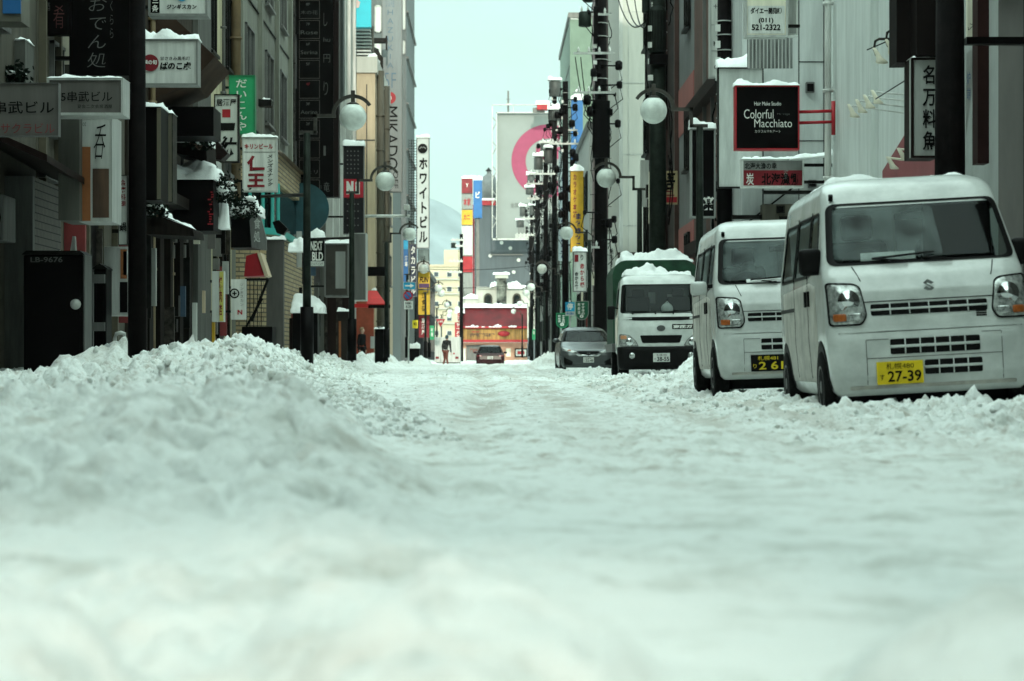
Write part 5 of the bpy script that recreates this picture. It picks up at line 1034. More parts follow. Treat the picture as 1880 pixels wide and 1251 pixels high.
side_windows(b, -5.0, 1, [108,114,119], [4,7,10], 2, 1.5); MB().box(-7.2,-5.05,104.8,105,-.2,3.2).build('red_shopfront', mat('red_brown_front', (.30,.06,.03), .6, var=.2), b); MB().pbox(680,618,690,640,104.75,.04).build('notice', DIMW, b)
snow_cap(632,690,118,105,3,.35,'snow on the flat roof of the sunlit cream building', slope=-3)
rt = thing('louvre_screen', 'rooftop louvre screen of grey horizontal slats above the cream building', 'screen', P(660,108,106)); q = MB()
for i in range(9): q.pbox(632,54+i*6.3,682-abs(4-i)*.5,57+i*6.3,106+.0,.5)
q.build('slat', LGREY, rt); q = MB(); [q.pbox(x,50,x+2,112,106.6,.2) for x in (634,648,662,676)]; q.build('upright', DKMET, rt); MB().pbox(632,48,686,113,107.2,.3).build('backing', GCONC, rt)
rt = thing('billboard', 'bright cyan rooftop billboard with a pale bird shape cut by the top edge', 'billboard', P(657,50,104)); MB().pbox(634,-80,681,50,104,.5).build('panel', mat('cyan_board', (.02,.48,.60), .45, var=.05), rt)
q = MB().ppoly([(640,-10),(652,-4),(661,4),(659,14),(654,15),(648,3),(640,-2)], 103.97, .02); q.build('bird_shape', mat('pale_pink', (.75,.55,.52), .5), rt)
q = MB().poly([(PXx(629,104),PZ(54,104)),(PXx(640,104),PZ(54,104)),(PXx(638,104),PZ(43,104)),(PXx(632,104),PZ(36,104)),(PXx(628,104),PZ(34,104))], 104.2, 104.9); q.build('round_corner', CREAM, rt)
b = building('grey_slab_building', 'tall blue grey building behind the vertical sign with the red disc', -16, -5.55, 126, 150, 30, mat('slab_blue_grey', (.22,.25,.25), .7, var=.1, streak=True))
front_windows(b, 126, [(688,10,700,60),(688,75,700,110)], LGREY, PANL); pipes(b, -5.0, 1, [], 0, 1); q = MB(); q.pbox(686,125,700,400,118,2.5); q.build('flue', RUST, b); q = MB(); q.tube([P(693,125,118.5),P(693,108,118.5),P(688,98,118.5),P(680,95,118.5)], .28, 12); q.build('flue_bend', RUST, b, True); MB().pbox(684,70,711,78,117.5,.5).build('sign_arm', DKMET, b); MB().pbox(708,66,711,92,117.4,.2).build('sign_hook', DKMET, b)
b = building('tower_building', 'slim grey tower edge with pale windows beside the sky', -9, -5.48, 158, 175, 28, mat('tower_grey', (.25,.27,.27), .7, var=.1, streak=True))
front_windows(b, 158, [(738,-20,744,55),(738,75,744,100)], LGREY, PANL); ledges(b, -5.48, 1, 158, 175, [8,11,14,17,20,23], .15, .1)
b = building('low_shop_building', 'row of narrow shops with dark fronts at far left', -12, -4.9, 176, 215, 7, mat('dark_shop_wall', (.10,.10,.11), .7, var=.3))
front_windows(b, 176, [(747,560,764,600),(747,610,764,660)], DKMET); side_windows(b, -4.9, 1, [178,184,190,196,202,208], [1,4], 4, 2)
# red awning
rt = thing('red_awning', 'bright red fabric awning with a front valance over the shop entrance', 'awning', P(680,566,101)); D = 101
MB().add([P(673,560,D),P(710,560,D),P(692,534,D+1.2),P(676,534,D+1.2),P(673,564,D),P(710,564,D),P(710,564,D+1.6),P(673,564,D+1.6),P(692,534,D+1.6),P(676,534,D+1.6)], [(0,1,2,3),(0,4,5,1),(1,5,6,8,2),(4,7,6,5),(0,3,9,7,4),(3,2,8,9)]).build('hood', REDW, rt)  # hood and valance share one even bright red
MB().pbox(648,558,712,565,D-.05,.4).build('valance', REDW, rt); snow_cap(682,691,533,D+1.25,.35,.09,'small snow patch on top of the red awning')
MB().pbox(676,560,716,566,100.5,.3).build('sign_board', BLACK, rt)
MB().pbox(673,490,712,507,98,.3).build('dark_board', BLACK, rt)
# left street clutter
def cabinet(label, bx, D, dep, text=None, sn=None, band=True, knob=None):
    x0,y0,x1,y1 = bx; rt = thing('utility_cabinet', label, 'cabinet', P((x0+x1)/2, y1, D), 'black steel cabinets on the pavement')
    w0 = PXx(x0,D); w1 = PXx(x1,D); z0 = PZ(y1,D); z1 = PZ(y0,D)
    MB().box(w0,w1,D,D+dep,z0,z1).build('housing', BLACK, rt, bev=.02); MB().poly([(w0-.02,z1),(w1+.02,z1),(w1-.04,z1+.05),(w0+.04,z1+.05)], D-.03, D+dep+.03).build('lid', DKMET, rt)
    q = MB().box(w0+.04,w1-.04,D-.012,D,z0+.1,z1-.05); d = q.build('door', BLACK, rt, bev=.005)
    if knob: MB().lathe([(.001,-.05),(.06,-.045),(.065,-.02),(.065,0)], P(knob[0],knob[1],D), 20, 'y').build('handle', LGREY, d, True)
    if text: t = MB(); lettering(t, text[0], text[1], D-.016, bold=.02); t.build('lettering', mat('stencil_grey', (.22,.22,.21), .6), rt)
    if sn: snow_cap(*sn)
cabinet('large black steel cabinet with a pale code number and a round handle', (43,468,153,716), 29.6, .5, ('LB-9676', (56,472,115,482)), (62,112,465,29.65,.4,.03,'thin snow film on the large black cabinet'), knob=(139,559))
MB().pbox(153.5,468,156,716,29.6,.5).build('edge_strip', GREY, byl('large black steel cabinet'))
cabinet('narrow black cabinet with a pointed lid behind the large black one', (172,494,195,660), 33, .5)
rt = byl('narrow black cabinet with'); MB().ppoly([(171,495),(183,484),(197,495)], 33, .5).build('gable_lid', BLACK, rt)
rt = thing('guard_rail', 'two grey horizontal rails between the black cabinets', 'rail', P(172,650,31)); 
for y in (504,592): MB().pbox(155,y,192,y+16,31,.06).build('rail', GREY, rt)
MB().pbox(168,500,171,668,31.1,.05).build('rail_post', GREY, rt)
tag(MB().tube([P(211,668,35),P(211,622,35),P(214,613,35),P(222,611,35),P(228,613,35),P(230,622,35),P(230,668,35)], .03, 10).build('bike_rack', LGREY, None, True), 'shiny steel hoop standing in snow beside the black pole', 'hoop')
tag(MB().ppoly([(131,466),(128,466),(133,434),(137,434),(139,466)], 31, .1).build('traffic_cone', LGREY, None), 'pale cone tip showing above the large black cabinet', 'cone')
cabinet('black cabinet under a thick lump of snow', (537,574,583,668), 60, .7, None, (536,592,575,59.9,.8,.34,'thick lump of snow on the black cabinet'))
cabinet('slim black cabinet standing at the kerb in front of the red awning', (688,604,712,674), 88, .5, None, (687,712,604,87.9,.6,.11,'snow pad on the slim black cabinet at the kerb'))
cabinet('low dark cabinet at the far left kerb with snow', (752,640,770,670), 125, .5, None, (752,770,640,124.9,.6,.2,'snow on the low dark cabinet at far left'))
rt = thing('bollard', 'dark box pillar with snow right of the brown door arch', 'pillar', P(630,668,68)); MB().pbox(620,572,640,668,66,.5).build('housing', mat('brownish_box', (.05,.04,.035), .6), rt); MB().pbox(622,590,626,660,65.98,.03).build('strip', ORG, rt)
snow_cap(619,641,572,65.9,.6,.10,'snow on the dark box pillar by the door arch')
# canopies with snow on the left
def canopy(label, pts, D, dep, m, snow=None):
    o = MB().ppoly(pts, D, dep).build('shop_canopy', m, None); tag(o, label, 'canopy'); return o
canopy('dark sloped shop canopy edged with snow over the doorway right of the black pole', [(268,396),(292,392),(354,420),(356,434),(268,430)], 41.5, 1.5, DKW)
snow_cap(270,300,396,41.5,1.2,.22,'round snow blob on the dark sloped shop canopy'); snow_cap(298,352,398,41.5,.6,.035,'thin snow strip along the dark sloped canopy', slope=21)
canopy('small hooded roof box with thick snow below the beige box sign', [(318,262),(378,262),(380,300),(345,286),(318,280)], 46, 1.6, DKW); snow_cap(318,378,262,46,1.4,.40,'thick snow on the small hooded roof box'); snow_cap(362,392,250,47.5,1,.25,'snow block beside the pub sign')
canopy('dark hanging canopy end in front of the pub sign', [(377,254),(398,258),(418,282),(406,294),(378,290)], 49.5, .6, DKB)
rt = sign('black fascia sign with small red lights under heavy snow', (318,330,392,424), 45.4, BLACK, None, 1, 1.4, [], 'heavy snow on the black fascia sign', .30, name='fascia_sign')
q = MB(); rnd = random.Random(5)
for i in range(14): q.pbox(381+rnd.random()*9, 352+i*4.5, 383+rnd.random()*9, 354+i*4.5, 45.38, .03)
q.build('pattern', RED, rt)
snow_cap(394,418,420,46.2,.5,1.0,'tall column of snow clinging beside the black fascia sign'); snow_cap(424,474,396,49,1.3,.40,'snow heap on the curved dark canopy')
rt = sign('curved dark canopy with grey lettered shield panel', (424,398,470,455), 49, BLACK, None, 1, 1.2, [], name='fascia_sign'); MB().ppoly([(462,455),(458,405),(468,388),(479,400),(489,440),(489,460)], 48.9, .15).build('shield_panel', GREY, rt); t = MB(); lettering(t, '食処', (466,400,478,445), 48.88, vert=True, bold=.02); t.build('lettering', DIMW, rt)
tag(MB().ppoly([(452,470),(474,464),(490,506),(448,508)], 51, .8).build('paper_lantern', RED, None), 'red lantern shaped sign under the dark canopy', 'lantern'); MB().ppoly([(472,464),(478,464),(492,506),(486,508)], 50.95, .9).build('side_strip', CRW, byl('red lantern shaped'))
# stair frame
rt = thing('metal_stair', 'black steel stair frame with railings beside the brick wall', 'stair', P(470,640,56)); q = MB()
for x in (452,458,465,472,479): q.pbox(x,515,x+1.2,600,56,.03)
q.tube([P(450,513,56),P(492,513,56)], .03, 6); q.tube([P(492,513,56),P(462,590,56)], .035, 6); q.tube([P(452,600,56),P(482,548,56)], .03, 6); q.pbox(444,600,500,640,56.5,1); q.build('railing', BLACK, rt)
tag(MB().pbox(489,440,520,640,58.0,.35).build('cladding_panel', mat('ribbed_grey', (.16,.15,.14), .6, var=.2, streak=True), None), 'weathered grey ribbed wall panel with snow left of the brick corner', 'panel'); snow_cap(489,522,440,57.95,.4,.12,'snow along the weathered grey ribbed panel')
tag(MB().ppoly([(500,408),(512,404),(528,420),(520,432),(508,428)], 57, .3).build('spot_lamp', BLACK, None), 'black spot lamp in front of the brick corner', 'lamp'); snow_cap(529,556,462,55.5,.6,.35,'snow clump hanging on the bracket by the brick corner')
tag(MB().tube([P(480,361,55), P(562,358,42.3)], .035, 8).build('banner_arm', DKMET, None), 'thin dark arm reaching left from the nearest left lamp post', 'arm')
tag(MB().tube([P(580,439,60), P(645,437,58)], .03, 8).build('banner_arm', DKMET, None), 'thin dark arm from the second left lamp post', 'arm')
rt = thing('camera_pole', 'pale horizontal pipe arm with a camera at its tip', 'camera arm', P(710,397,72)); MB().tube([P(670,397,72),P(752,397,72)], .045, 10).build('arm', WHITE, rt, True); MB().pbox(741,376,752,386,71.9,.2).build('camera', WHITE, rt, bev=.02); MB().pbox(744,386,747,397,71.9,.06).build('camera_stem', GREY, rt)
# hidden doorways: coloured strips between dark posts
for x0,x1,y0,y1,D,m,l in ((274,286,456,562,43,LGREY,'crinkled silver plastic strip hung beside the black pole'),(353,361,556,640,47,DIMW,'white notice strip on the dark doorway'),(371,376,534,575,47.5,CRW,'orange tinted upright lamp strip in the doorway'),(389,394,592,660,48.2,OCH,'yellow brown post below the pale yellow lightbox'),(408,419,480,540,50,DIMW,'pale narrow door panel by the lightbox'),(355,366,424,448,46,CREAM,'small cream box at the end of the dark canopy')):
    tag(MB().pbox(x0,y0,x1,y1,D,.12).build('doorway_strip', m, None), l, 'strip')
# people
person('person', 'person with light hair and dark coat walking by the shop with the red awning', (PXx(664,92),92,.0), R(60), mat('black_coat', (.012,.012,.014), .85), BLACK, mat('light_brown_hair', (.22,.14,.08), .7), h=1.55)
pp = person('person', 'person in grey jacket and rust trousers bending behind the far box truck', (PXx(818,140),140,-.15), R(150), mat('grey_jacket', (.10,.10,.10), .8, var=.5, scale=8), mat('rust_trousers', (.16,.05,.035), .8), mat('blue_cap', (.02,.05,.07), .7), h=1.85, stoop=.12)

# right row
b = building('tiled_grey_building', 'plain grey walled building at the right edge', 6.2, 16, 12, 29.5, 16, mat('warm_grey_wall', (.20,.185,.17), .7, var=.1), -1)
stripes(b, 6.2, -1, [13,16,19,22,25,28], 0, 16, .02, .03, DKMET, 'wall_joint'); side_windows(b, 6.2, -1, [14,18,22], [6,9], 2, 1.5); ledges(b, 6.2, -1, 12, 29.5, [5.0], .3, .35, BROWN); pipes(b, 6.2, -1, [27.5], 0, 14, GCONC, .03)
b = building('white_pink_building', 'white building with a faded red diagonal and a row of lamps', 6.0, 16, 31, 42, 17, PANL, -1)
q = MB(); q.add([(5.985,36.9,1),(5.985,31.2,1),(5.985,31.2,4.35),(5.985,36.9,3.28)], [(0,1,2,3)]); q.build('red_diagonal', TPINK, b)
stripes(b, 6.0, -1, [37.4], 0, 17, .12, .5, PANL); MB().box(5.93,6.4,38,41.9,-.1,17).build('end_panel', PANL, b); pipes(b, 5.9, -1, [41.6], 0, 17, WHITE, .06)
for i in range(4):
    q = MB(); x0, y0 = 1560+i*14.5, 200-i*8.5; D = 31.3-i*.35; rt = thing('flood_lamp', f'{ords[i]} white arm lamp in the slanting row lighting the white wall', 'lamp', P(x0,y0,D), 'white arm flood lamps')
    q.tube([P(1661,208-i*11.5+0,D-.4),P(x0+20,y0-3,D),P(x0+6,y0-6,D),P(x0+1,y0,D)], .012, 6); q.build('arm', WHITE, rt, True)
    q = MB(); c = P(x0+2,y0,D); q.lathe([(.02,.06),(.03,0),(.035,-.05),(.065,-.10),(.06,-.11)], c, 14); q.v = [c + (v-c)*1.0 + Vector(((c.z-v.z)*.5,0,0)) for v in q.v]; q.build('lamp_head', CREAM, rt, True)
for i, (x0,y0) in enumerate(((1610,72),(1632,56))):
    D = 27.5; rt = thing('flood_lamp', f'{"lower" if i == 0 else "upper"} brown gooseneck flood lamp left of the black box sign', 'lamp', P(x0,y0,D), 'brown gooseneck lamps'); q = MB()
    q.tube([P(1648,y0,D),P(x0+4,y0,D),P(x0-3,y0+4,D),P(x0-5,y0+20,D),P(x0-1,y0+30,D)], .016, 7); q.build('arm', RUST, rt, True)
    q = MB(); c = P(x0,y0+26,D); q.lathe([(.02,.06),(.03,0),(.035,-.05),(.07,-.10),(.065,-.115)], c, 16); q.v = [v + Vector(((c.z-v.z)*.55,0,0)) for v in q.v]; q.build('lamp_head', CREAM, rt, True)
for i in range(2):
    x0, y0, D = 1634+i*20, 296-i*16, 27.2; rt = thing('flood_lamp', f'{"front" if i == 0 else "rear"} low flood lamp above the nearest van roof', 'lamp', P(x0,y0,D)); c = P(x0,y0,D)
    q = MB().lathe([(.02,.05),(.028,0),(.032,-.04),(.052,-.08),(.048,-.09)], c, 16); q.v = [v + Vector(((c.z-v.z)*.6,0,0)) for v in q.v]; q.build('lamp_head', CREAM, rt, True); MB().tube([P(x0-4,y0-6,D),P(x0+20,y0-3,D),P(1664,y0-2,D)], .014, 6).build('arm', CREAM, rt, True)
MB().tube([P(1592,92,28),P(1648,68,27.6)], .008, 5).build('stay_wire', DKMET, byl('lower brown gooseneck')); tag(MB().tube([P(1608,182,29),P(1662,148,27.2)], .008, 5).build('stay_wire', DKMET, None), 'thin diagonal stay wire above the row of white lamps', 'wire')
b = building('white_panelled_building', 'white panelled building with dark joints behind the red framed sign', 5.0, 14, 48, 51.5, 16, PANW, -1)
q = MB(); D = 48
for y in (113,258,301): q.pbox(1466,y,1533,y+1.6,D-.012,.02)
for x in (1466,1512): q.pbox(x,-60,x+1.5,430,D-.012,.02)
q.build('panel_joint', DKMET, b); q = MB(); q.tube([P(1345,430,47.95),P(1475,330,47.95)], .02, 6); q.pbox(1402,350,1540,356,47.6,.2); q.pbox(1345,395,1460,402,47.6,.2); q.pbox(1400,125,1402,430,47.9,.05); q.build('steel_brace', DKMET, b)
MB().pbox(1400,375,1475,460,47.5,.4).build('shop_panel', TILEW, b); front_windows(b, 47.5, [(1425,378,1440,392),(1430,398,1450,412)], DKMET, BLACK, .02)
pipes(b, 6.6, -1, [], 0, 1); MB().pbox(1522,-60,1534,430,47.3,.3).build('corner_pier', PANL, b)
b = building('brown_building', 'brown building with a curly signboard behind the directory lightbox', 5.05, 14, 51.6, 59.8, 16, mat('brown_render', (.10,.055,.045), .7, var=.2), -1)
stripes(b, 5.05, -1, [52.5,54.5,56.5], 2.8, 16, .08, .08, GREY, 'conduit'); ledges(b, 5.05, -1, 51.6, 59.8, [2.9,6.3], .25, .3, DKB)
b = building('checkered_building', 'building faced in grey and salmon panels with narrow white windows', 5.05, 14, 59.85, 64.6, 17, mat('grey_panel', (.30,.31,.31), .6, var=.1), -1)
[MB().box(5.03,5.05,59.85,64.6,z,z+1.25).build('salmon_band', PINK, b) for z in (2.6,6.3,10.0,13.6)]; side_windows(b, 5.03, -1, [60.8], [2.0,5.2,8.8,12.2], 1.2, 1.6, DKMET, WHITE)
b = building('dark_brown_building', 'dark brown clad building behind the ribbed transformer', 5.05, 14, 64.65, 79, 19, DKB, -1)
stripes(b, 5.05, -1, [64.7,69,74], 0, 19, .12, .2, mat('reddish_brown_trim', (.07,.035,.03), .5)); side_windows(b, 5.05, -1, [69,73,77], [3.6,7,10.4,13.8], 1.8, 1.8, DKMET)
b = building('white_tower_building', 'tall sunlit white rendered building between the dark poles', 5.07, 14, 95, 104, 24, LITW, -1)
q = MB(); [q.box(5.07,8,94.985,95.0,z,z+.04) for z in (4.4,5.6,8.4,11.2,14,16.8)]; q.box(5.42,5.45,94.985,95,4.6,24); q.build('wall_joint', LGREY, b); q = MB(); q.box(5.05,5.2,94.8,95.0,0,24); q.build('corner_strip', LGREY, b)
MB().box(5.1,6.6,94.6,94.95,-.1,4.35).build('green_glass_front', mat('pale_green_glass', (.34,.50,.42), .2), b); MB().box(5.0,7,94.5,94.98,4.3,4.55).build('frame', RUST, b)
b = building('pinkish_building', 'pinkish grey wall edge left of the tall white building', 4.9, 14, 104.1, 116, 23, PINKG, -1)
ledges(b, 4.9, -1, 104.1, 116, [6.5,9.8,13.1], .06, .05); MB().box(4.88,4.95,103.9,104.1,0,23).build('corner_strip', LGREY, b)
b = building('arched_window_building', 'grey building with an arched window behind the ochre sign', 5.0, 14, 122, 140, 12, LGREY, -1)
side_windows(b, 5.0, -1, [124,128,132,136], [2,5,8], 2, 2, DKMET)
b = building('green_edged_building', 'tall pale green edged building on the right beside the sky', 5.35, 14, 162, 185, 23.2, mat('pale_green_wall', (.30,.42,.33), .6, var=.08), -1); ledges(b, 5.35, -1, 162, 185, [8,12,16,20], .05, .05)
snow_cap(1047,1062,36,162,3,.5,'snow on the corner of the tall pale green building')
b = building('far_grey_building', 'grey building with dark storefront behind the far right poles', 5.0, 14, 200, 260, 12, GCONC, -1); side_windows(b, 5, -1, [202,212,222,232,242,252], [2,5.5,9], 6, 2, DKMET)
# far end of the street
D = 330; b = thing('billboard_building', 'big blue grey building carrying the white billboard', 'building', P(960,672,D)); MB().pbox(872,367,1075,676,D,20).build('wall', BLUEG, b); MB().pbox(872,368,910,377,D-.3,1).build('red_stripe', RED, b); MB().pbox(871,364,911,368,D-.4,4).build('snowy_parapet', SNOWCLEAN, b)
MB().pbox(868,376,871.5,560,D-.2,.6).build('red_pipe', DRED, b); q = MB()
for x,y in ((921,446),(937,456),(952,478),(943,500),(900,470)): q.lathe([(.001,-.3),(.25,-.3),(.25,0)], P(x,y,D), 10, 'y')
q.build('wall_lamp', WHITE, b); MB().pbox(900,467,960,469,D-.4,.4).build('cable_tray', GREY, b)
D = 326; r = thing('billboard', 'huge white rooftop billboard with a pink ring emblem in a lattice frame', 'billboard', P(960,440,D)); MB().pbox(913,208,1047,438,D,1).build('panel', mat('billboard_white', (.42,.455,.445), .5, var=.05, scale=.3), r)
q = MB()
for a in ((903,192,1047,193.5),(903,438,1060,441),(903,192,904.5,441),(911,206,1047,208),(911,206,912.5,441),(942,192,943,206)): q.pbox(*a, D-.6, .5)
for i in range(5): q.tube([P(903.7,215+i*45,D-.3),P(912,225+i*45,D-.3)], .06, 4); q.tube([P(903.7,240+i*45,D-.3),P(912,225+i*45,D-.3)], .06, 4)
q.build('frame', LGREY, r); pk = mat('emblem_pink', (.27,.035,.09), .5, var=.06)
q = MB(); s = D/F; cx, cz = PXx(1006,D), PZ(296,D); n = 60; v = []
for k in range(n+1): a = R(35) + k/n*R(290); v += [(cx+67*s*math.cos(a)*1.0, D-.06, cz+67*s*math.sin(a)), (cx+41*s*math.cos(a), D-.06, cz+41*s*math.sin(a))]
q.add(v, [(2*k,2*k+1,2*k+3,2*k+2) for k in range(n)]); q.pbox(984,270,1030,292,D-.06,.01); q.build('emblem', pk, r); q = MB().pbox(983,335,1015,358,D-.06,.01); q.build('emblem_base', pk, r)
t = MB(); lettering(t, '全国旅行支援', (937,373,985,381), D-.1, bold=.0); lettering(t, 'すすきの', (950,432,976,436), D-.1, bold=0); t.build('lettering', GREY, r); q = MB(); [q.pbox(952+i*4,415,953+i*4,432,D-.1,.05) for i in range(4)]; q.build('mark', GREY, r)
tag(MB().tube([P(933,206,D),P(933,167,D)], .12, 6).build('antenna_mast', GREY, None), 'thin antenna mast standing on the white billboard', 'antenna'); MB().pbox(929,190,938,194,D-.2,.3).build('dish', LGREY, byl('thin antenna mast')); MB().pbox(929,182,937,183,D,.1).build('cross_bar', GREY, byl('thin antenna mast'))
rt = thing('rooftop_sign', 'small red and white lit rooftop box on the billboard corner', 'sign', P(1000,200,320)); MB().pbox(986,192,1010,201,320,2).build('box', RED, rt); MB().pbox(984,185,1010,192,320,2).build('snow_top', SNOWCLEAN, rt); MB().pbox(978,198,1000,207,321,.5).build('frame', GREY, rt)
D = 345; rt = thing('dome_tower', 'small grey stepped dome tower behind the red striped roof', 'tower', P(898,366,D)); MB().lathe([(1.35,PZ(368,D)),(1.35,PZ(336,D)),(1.05,PZ(333,D)),(.9,PZ(325,D)),(.35,PZ(320,D)),(.3,PZ(314,D)),(.02,PZ(308,D))], (PXx(898,D),D,0), 20).build('dome', mat('dome_grey', (.30,.32,.33), .6), rt, True); MB().lathe([(.02,0),(.5,-.5),(.02,-.55)], P(897,308,D), 10).build('finial', DKMET, rt)
D = 300; rt = thing('sign_tower', 'slender stacked sign tower of red, white and yellow panels', 'sign', P(858,560,D)); c = MB().pbox(848,328,867,660,D,2); c.build('column', SGREY, rt)
for y0,y1,m in ((328,355,DRED),(357,384,SGREY),(386,413,OCH),(415,469,LGREY),(471,500,RED),(502,540,SGREY)): MB().pbox(847.5,y0,867.5,y1,D-.2,2.3).build('name_panel', m, rt)
t = MB(); lettering(t, 'Y', (855,337,860,344), D-.25, bold=.02); t.build('lettering', WINK, rt); t = MB(); lettering(t, 'カニ', (851,394,863,404), D-.25); lettering(t, '本家', (851,364,864,378), D-.25); t.build('lettering', RED, rt); snow_cap(848,867,328,D,2,.3,'snow on the slender sign tower')
D = 318; rt = thing('sign_tower', 'blue sign slab behind the slender stacked sign tower', 'sign', P(878,560,D)); MB().pbox(869,331,885,400,D,2).build('panel', BLUE, rt); MB().pbox(874,400,880,660,D+.5,1).build('leg', GREY, rt); t = MB(); lettering(t, 'ビ', (873,352,881,364), D-.1, bold=.03); t.build('lettering', WINK, rt); snow_cap(869,885,331,D,2,.3,'snow on the blue sign slab')
# apartment block
D = 420; b = thing('apartment_block', 'sunlit cream apartment block with rows of small windows', 'building', P(820,670,D)); MB().pbox(770,490,860,674,D,12).build('wall', mat('apartment_cream', (.47,.42,.31), .7, var=.05), b); MB().pbox(815,459,852,490,D+3,6).build('stair_tower', mat('apartment_cream', (.47,.42,.31), .7), b); MB().pbox(768,486,862,490,D-.3,12.6).build('roof_edge', CRW, b)
for j in range(6):
    y = 500 + j*27
    for x in (797,821,841):
        f = MB().pbox(x-1,y-1,x+9,y+9,D-.15,.2).build('window', WHITE, b); MB().pbox(x,y,x+8,y+8,D-.22,.1).build('pane', mat('apartment_glass', (.10,.13,.16), .2), f)
    MB().pbox(794,y+12,856,y+13.5,D-.6,.6).build('balcony', LITW, b)
# low white building with stone chimney, restaurant with red roof
D = 296; b = thing('white_arched_building', 'low white building with arched windows and a stone chimney', 'building', P(915,664,D)); MB().pbox(874,530,984,620,D,6).build('wall', LITW, b); MB().pbox(849,548,876,620,D-1,6).build('wing', LITW, b); MB().pbox(912,508,930,562,D-1.2,1.3).build('chimney', mat('chimney_stone', (.36,.38,.33), .9, var=.5, scale=1.2, bump=.5), b); MB().pbox(909,504,933,511,D-1.4,1.7).build('chimney_cap', LITW, b); MB().pbox(874,527,984,530,D-.3,6.5).build('roof_edge', LITW, b)
for x in (896,949):
    pts = [(x-8,562),(x-8,548)] + [(x-8*math.cos(a), 548-8*math.sin(a)*1.2) for a in np.linspace(.2,math.pi-.2,10)] + [(x+8,548),(x+8,562)]
    f = MB().ppoly(pts, D-.15, .2).build('arched_window', TILEW, b); MB().ppoly([(x+(a-x)*.7, 550+(c-550)*.72) for a, c in pts], D-.2, .2).build('pane', GLASSD, f)
snow_cap(906,935,504,D-1.6,2,.45,'snow cap on the stone chimney'); snow_cap(850,876,549,D-1.2,3,.35,'snow on the wing of the low white building'); snow_cap(900,912,530,D-.5,4,.4,'snow left of the stone chimney', slope=-6); snow_cap(932,966,530,D-.5,4,.5,'snow right of the stone chimney')
D = 282; b = thing('restaurant_building', 'restaurant with deep red roof band and wooden signboard at the street end', 'building', P(908,668,D)); MB().pbox(849,628,968,672,D,8).build('wall', mat('tan_wall', (.47,.27,.19), .7, var=.08), b)
a = P(849,604,D); c = P(968,565,D); MB().add([(a.x,D-1.2,a.z),(c.x,D-1.2,a.z),(c.x,D+.6,c.z),(a.x,D+.6,c.z),(a.x,D+6,a.z),(c.x,D+6,a.z),(a.x,D+6,c.z),(c.x,D+6,c.z)], [(0,1,2,3),(0,4,5,1),(3,2,7,6),(1,5,7,2),(0,3,6,4),(4,6,7,5)]).build('roof', mat('deep_red_roof', (.10,.001,.005), .6, var=.25, scale=.8), b)
sg = MB().pbox(849,604,968,624,D-.9,.9).build('signboard', mat('wood_board', (.40,.22,.06), .6, var=.35, scale=.8, streak=True), b); MB().pbox(848,599.5,968,603,D-1.4,.3).build('red_fascia', RED, b); MB().pbox(847,624,969,628.5,D-1.5,1.5).build('awning_edge', RED, b); MB().pbox(845,628.5,969,629.2,D-1.4,.3).build('white_edge', WHITE, b)  # thin plain white strip under the red awning edge
t = MB(); lettering(t, '元祖さっぽろ', (866,608,880,611), D-.95, bold=.03); t.build('lettering', RED, sg); t = MB(); lettering(t, '海鮮料理', (862,612,908,619), D-.95, bold=.05); t.build('lettering', BROWN, sg)
q = MB().ball(P(925,613,D-1), .45, 10, (1.6,.3,.7)); q.build('wall_figure', RED, sg, True); f = MB().pbox(945,640,968,656,D-.1,.15).build('window', BLACK, b); MB().pbox(947,642,966,654,D-.14,.1).build('poster', WHITE, f); MB().pbox(950,645,963,651,D-.16,.1).build('poster_picture', RED, f)
MB().pbox(929,640,938,655,D-.1,.15).build('wall_notice', CREAM, b); MB().pbox(851,640,855,662,D-.2,.2).build('side_post', WHITE, b); t = MB(); lettering(t, '蟹本家', (862,640,878,649), D-.05, bold=.04); t.build('lettering', mat('brown_red_ink', (.2,.05,.03), .6), b); MB().pbox(878,634,890,640,D-.1,.1).build('sign_plate', GREY, b)
MB().pbox(856,634,886,666,D-.04,.05).build('shutter', GREY, b)
for x0, x1 in ((855,878),(884,890),(898,920),(934,948)): snow_cap(x0,x1,601,D-1.5,.4,.18,f'snow strip on the red restaurant fascia from {"left" if x0<860 else "second" if x0<890 else "third" if x0<920 else "right"}')
snow_cap(849,968,565,D+.3,5,.28,'long snow layer on the red restaurant roof'); snow_cap(836,852,575,D-2,3,.6,'snow bulge at the left end of the red restaurant'); 
sign('red and white vertical sign at the left corner of the restaurant', (835,592,847,622), 270, RED, None, 1, .4, [('ラーメン', (838,594,844,620), WINK, dict(vert=True, bold=.04))]); sign('small red sign below the snow bulge by the restaurant', (839,574,848,590), 272, RED, WHITE, .8, .4, [('酒', (841,577,846,587), WINK)])
# mountain
xs = np.linspace(-1850, 1050, 110); ysm = np.linspace(7400, 10600, 70)
def mz(X, Y):
    u = (X+900)/1400; ridge = np.clip(1-np.abs(Y-9000)/1600, 0, 1)**1.1
    k = (X/9000*F + VX); top = np.interp(k, [0,600,740,780,800,830,870,1000,1400], [700,330,338,350,358,376,392,415,480])
    return ((VY-top)*9000/F)*ridge*(1+.12*fbm(X/180, Y/240, 5, 5)) - 20
mo = grid_sheet(xs, ysm, 'mountain', mat('hill_forest_and_snow', (.33,.38,.40), .9, var=.36, scale=.006), mz); tag(mo, 'hazy snow streaked mountain behind the town', None, None, 'structure')
